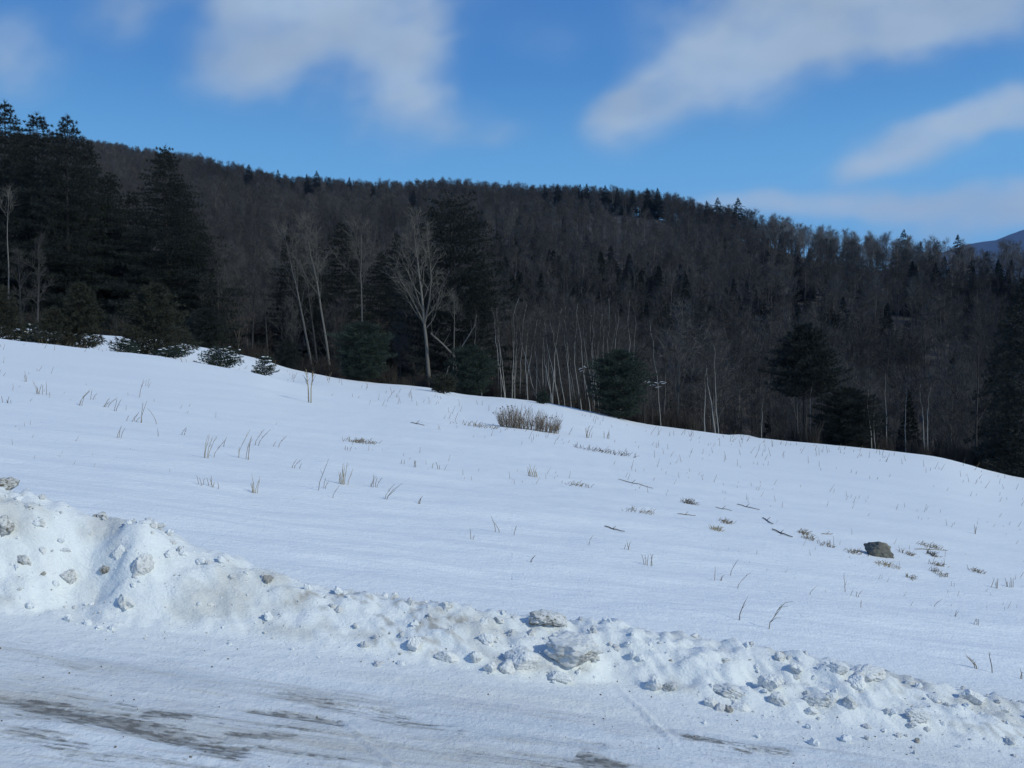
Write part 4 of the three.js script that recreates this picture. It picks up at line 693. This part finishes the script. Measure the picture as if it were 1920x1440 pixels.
{ // stubble that only just breaks the snow, and grit on the road
  const rng = rngOf(31), b = new Builder();
  for (let n = 0; n < 1300; n++) { const d = 9 + 44 * Math.pow(rng(), 1.3), u = -0.62 + 1.24 * rng(), x = u * d; if (fbm(x * 0.2, d * 0.25, 2, 171) < 0.47) continue; const y = ground(x, -d), k = d / F, L = (4 + 13 * Math.pow(rng(), 1.5)) * k, p = V(x, y - 0.02, -d); b.tube([p, p.clone().add(V((rng() - 0.3) * L, L, 0))], [k * 0.45, k * 0.2], 3); }
  tag(mesh('stubble', b.geometry(), M.stem), 'scattered short stubble tips across the whole snow field', 'stubble', null, 'stuff');
  const g = new THREE.IcosahedronGeometry(1, 0), list = [], m = new THREE.Matrix4(), e = new THREE.Euler(), q = new THREE.Quaternion();
  const gp = g.attributes.position; for (let k = 0; k < gp.count; k++) { const f = 0.7 + 0.6 * hash(Math.round(gp.getX(k) * 50), Math.round(gp.getY(k) * 50 + gp.getZ(k) * 31), 3); gp.setXYZ(k, gp.getX(k) * f, gp.getY(k) * f * 0.7, gp.getZ(k) * f); } g.computeVertexNormals();
  for (let n = 0; n < 2600; n++) { const x = (rng() - 0.5) * 9, d = 2.4 + 2.9 * rng(), s = 0.0014 + 0.005 * Math.pow(rng(), 6); if (fbm(x * 1.3, d * 2.6, 3, 181) < 0.52 && rng() < 0.85) continue; e.set(rng() * 6, rng() * 6, rng() * 6); q.setFromEuler(e); m.compose(V(x, ground(x, -d) + s * 0.3, -d), q, V(s, s, s)); list.push(m.clone()); }
  const im = solid(new THREE.InstancedMesh(g, M.grit, list.length)); list.forEach((mm, k) => im.setMatrixAt(k, mm)); im.name = numbered('grit'); scene.add(im); tag(im, 'dark grit and small stones strewn over the icy road', 'grit', null, 'stuff');
  const g2 = boulderGeometry(17, 2, 5, 0.9), list2 = [];
  for (let n = 0; n < 1700; n++) { const x = (rng() - 0.5) * 9, t = rng() + rng() - 1, d = 5.3 + t * 0.75, s = 0.004 + 0.026 * Math.pow(rng(), 5); if (noise(x * 2.4, d * 3, 191) < 0.42) continue; e.set(rng() * 6, rng() * 6, rng() * 6); q.setFromEuler(e); m.compose(V(x, ground(x, -d) + s * 0.25, -d), q, V(s, s * 0.8, s)); list2.push([m.clone(), rng()]); }
  const cr = solid(new THREE.InstancedMesh(g2, std({ color: rgb(0.72, 0.73, 0.74), roughness: 0.85 }), list2.length)), cc = new THREE.Color(); list2.forEach(([mm, f], k) => { cr.setMatrixAt(k, mm); cr.setColorAt(k, f > 0.95 ? cc.setRGB(0.45, 0.42, 0.37) : f > 0.55 ? cc.setRGB(0.78, 0.775, 0.76) : cc.setRGB(0.98, 1, 1)); }); cr.name = numbered('snow_crumbs'); scene.add(cr); tag(cr, 'small crumbs of broken snow strewn over the ploughed bank', 'snow crumbs', null, 'stuff');
}
// ---------------------------------------------------------------- chunks in the ploughed bank: px, py centre, width, height, dirt 0..1, label
[
  [12, 905, 44, 26, 0.85, 'dark earthy clod on top of the bank at the left edge'], [10, 985, 34, 40, 0.85, 'brown-speckled frozen clod below the dark one at the left edge'], [77, 990, 24, 16, 0.5, 'small grey lump high on the left bank, right of the speckled clod'], [44, 1057, 28, 20, 0.8, 'brown lump low on the bank near the left edge'], [80, 1037, 17, 18, 0.5, 'small grey lump right of the brown lump near the left edge'], [132, 1080, 28, 28, 0.65, 'upright grey lump left of the hollow in the bank'], [198, 1068, 17, 17, 1.0, 'black clod lying in the hollow of the left bank'], [268, 1067, 34, 44, 0.55, 'large rounded grey lump right of the black clod'], [234, 1128, 34, 26, 0.5, 'dirty lump at the foot of the bank below the black clod'], [281, 974, 30, 18, 0.35, 'bluish grey block on the crest of the left bank'], [303, 974, 18, 9, 0.3, 'flat grey piece touching the bluish block on the crest'], [191, 957, 18, 11, 0.9, 'small dark clod on the crest left of the bluish block'], [165, 1008, 22, 12, 0.45, 'grey lump in the middle of the left bank above the hollow'], [53, 950, 16, 11, 0.5, 'small grey lump just below the dark clod at left'], [122, 1043, 26, 12, 0.35, 'flat pale lump above the upright grey lump'], [395, 1142, 13, 13, 0.35, 'tiny lump alone on the smooth bank foot right of the hollow'], [225, 1040, 24, 22, 0.15, 'pale lump on the rim above the black clod'],
  [1032, 1156, 66, 28, 0.8, 'long dark-speckled slab tilted on the crest near the middle'], [1082, 1209, 112, 48, 0.62, 'biggest dirty block on the bank, a dark hole at its right end'], [980, 1233, 66, 46, 0.38, 'large rounded lump left of the biggest block'], [952, 1251, 40, 30, 0.4, 'tilted lump at the lower left of the large rounded lump'], [894, 1234, 26, 26, 0.4, 'grey lump left of the large rounded lump'], [838, 1229, 40, 18, 0.35, 'low grey lumps furthest left in the middle group'], [1050, 1269, 46, 22, 0.3, 'flat pale lump at the foot below the biggest block'], [775, 1202, 28, 30, 0.05, 'clean white lump with a blue shaded side, left of the middle group'], [1056, 1241, 30, 16, 0.7, 'dark crumbly piece directly under the biggest block'], [937, 1163, 22, 14, 0.5, 'small yellowish lump on the crest left of the tilted slab'], [919, 1249, 22, 22, 0.3, 'small pale lump between the grey and tilted lumps'], [912, 1197, 30, 24, 0.05, 'clean white lump in the middle of the bank above the grey lump'], [834, 1139, 24, 16, 0.4, 'grey lump on the crest above the low grey lumps'], [741, 1114, 16, 12, 0.4, 'tiny lump on the crest furthest left of the middle group'],
  [1461, 1230, 21, 22, 0.6, 'small pointed dark lump on the crest right of the middle'], [1494, 1251, 30, 18, 0.35, 'grey lump on the crest right of the pointed one'], [1571, 1253, 34, 24, 0.5, 'rounded dark-topped lump on the crest at right'], [1627, 1258, 56, 30, 0.5, 'large spiky grey lump on the crest, right of the rounded dark-topped one'], [1606, 1281, 42, 34, 0.12, 'smooth whitish round lump just below the spiky crest lump'], [1529, 1309, 46, 30, 0.4, 'broad grey lump low on the right bank'], [1459, 1309, 38, 24, 0.4, 'grey lump left of the broad one low on the right bank'], [1372, 1299, 60, 22, 0.5, 'elongated dirty lump sloping down the right bank'], [1334, 1316, 23, 22, 0.5, 'small lump left of the elongated dirty one'], [1560, 1309, 26, 28, 0.35, 'upright lump touching the broad grey lump'], [1594, 1318, 25, 25, 0.6, 'brown-stained lump at the foot of the right bank'], [1519, 1335, 32, 18, 0.35, 'low lump at the very foot below the broad grey lump'], [1442, 1278, 42, 30, 0.3, 'pale lump in the middle of the right bank'], [1255, 1289, 30, 16, 0.85, 'dark crumbly clod at the foot right of the snow groove'], [1718, 1336, 46, 24, 0.45, 'crumbled lump low on the bank toward the right edge'], [1822, 1306, 52, 26, 0.4, 'wide grey lump on the crest near the right edge'], [1752, 1309, 26, 13, 0.35, 'small lump above the crumbled one toward the right edge'], [1302, 1193, 15, 12, 0.4, 'small lump on the crest right of the biggest block'], [1225, 1285, 30, 26, 0.3, 'pale lump left of the dark crumbly clod'], [1390, 1327, 30, 16, 0.35, 'low lump under the elongated dirty one'], [1491, 1271, 16, 11, 0.6, 'tiny dark lump below the crest lump right of the pointed one'], [1356, 1242, 20, 13, 0.5, 'small dirty lump high on the bank above the elongated one'], [1704, 1281, 18, 12, 0.5, 'small dark lump on the crest toward the right edge'], [1880, 1330, 26, 14, 0.4, 'small grey lump at the right edge of the bank'],
].forEach(([px, py, w, h, dirt, label], n) => {
  const foot = groundAt(px, py + h * 0.38, 4.4); if (-foot.z > 5.75) { const d = 5.56; foot.set(U(px) * d, ground(U(px) * d, -d), -d); }
  const k = -foot.z / F, g = boulderGeometry(1000 + n * 7, w > 40 ? 26 : 14, 13, w > 60 ? 0.42 : 0.5, 1.15, 0.75 + 0.4 * h / w, 1), want = CAM_Y + (720 - py) / F * -foot.z;
  g.scale(w / 2 * k * 1.12, h / 2 * k * 1.2, Math.max(w * 0.8, h) / 2 * k * 0.95); g.rotateZ(-0.1 - 0.16 * (hash(n, 3) - 0.4)); weld(g);
  colored(g, (x, y, z, up) => {
    const a = fbm3(x * 9 + n, y * 9, z * 9, 3, 211), s = fbm3(x * 60 + n, y * 60, z * 60, 2, 221), q = fbm3(x * 130 + n, y * 130, z * 130, 2, 231), t = clamp(sstep(0.66 - 0.2 * dirt, 0.80 - 0.2 * dirt, a) * 0.5 * (0.3 + dirt) + sstep(0.58 - 0.1 * dirt, 0.68, s) * dirt * 0.8 + sstep(0.62, 0.7, q) * dirt * 0.3) * (dirt > 0.75 ? 1.1 : 0.9), c = lerp(0.74, 0.56, dirt), dust = sstep(0.2, 0.75, up + (a - 0.5) * 0.9) * lerp(0.75, 0.3, dirt);   // loose snow settled on top
    return [lerp(lerp(c, 0.15, t), 0.745, dust), lerp(lerp(c, 0.14, t), 0.78, dust), lerp(lerp(c * 0.985, 0.118, t), 0.785, dust)];
  });
  const o = mesh('snow_chunk', g, M.chunk); o.position.set(foot.x, lerp(want, foot.y + h * k * 0.06, 0.55), foot.z); o.rotation.y = hash(n, 9) - 0.5; tag(o, label, 'snow chunk');
});

renderer.render(scene, camera);
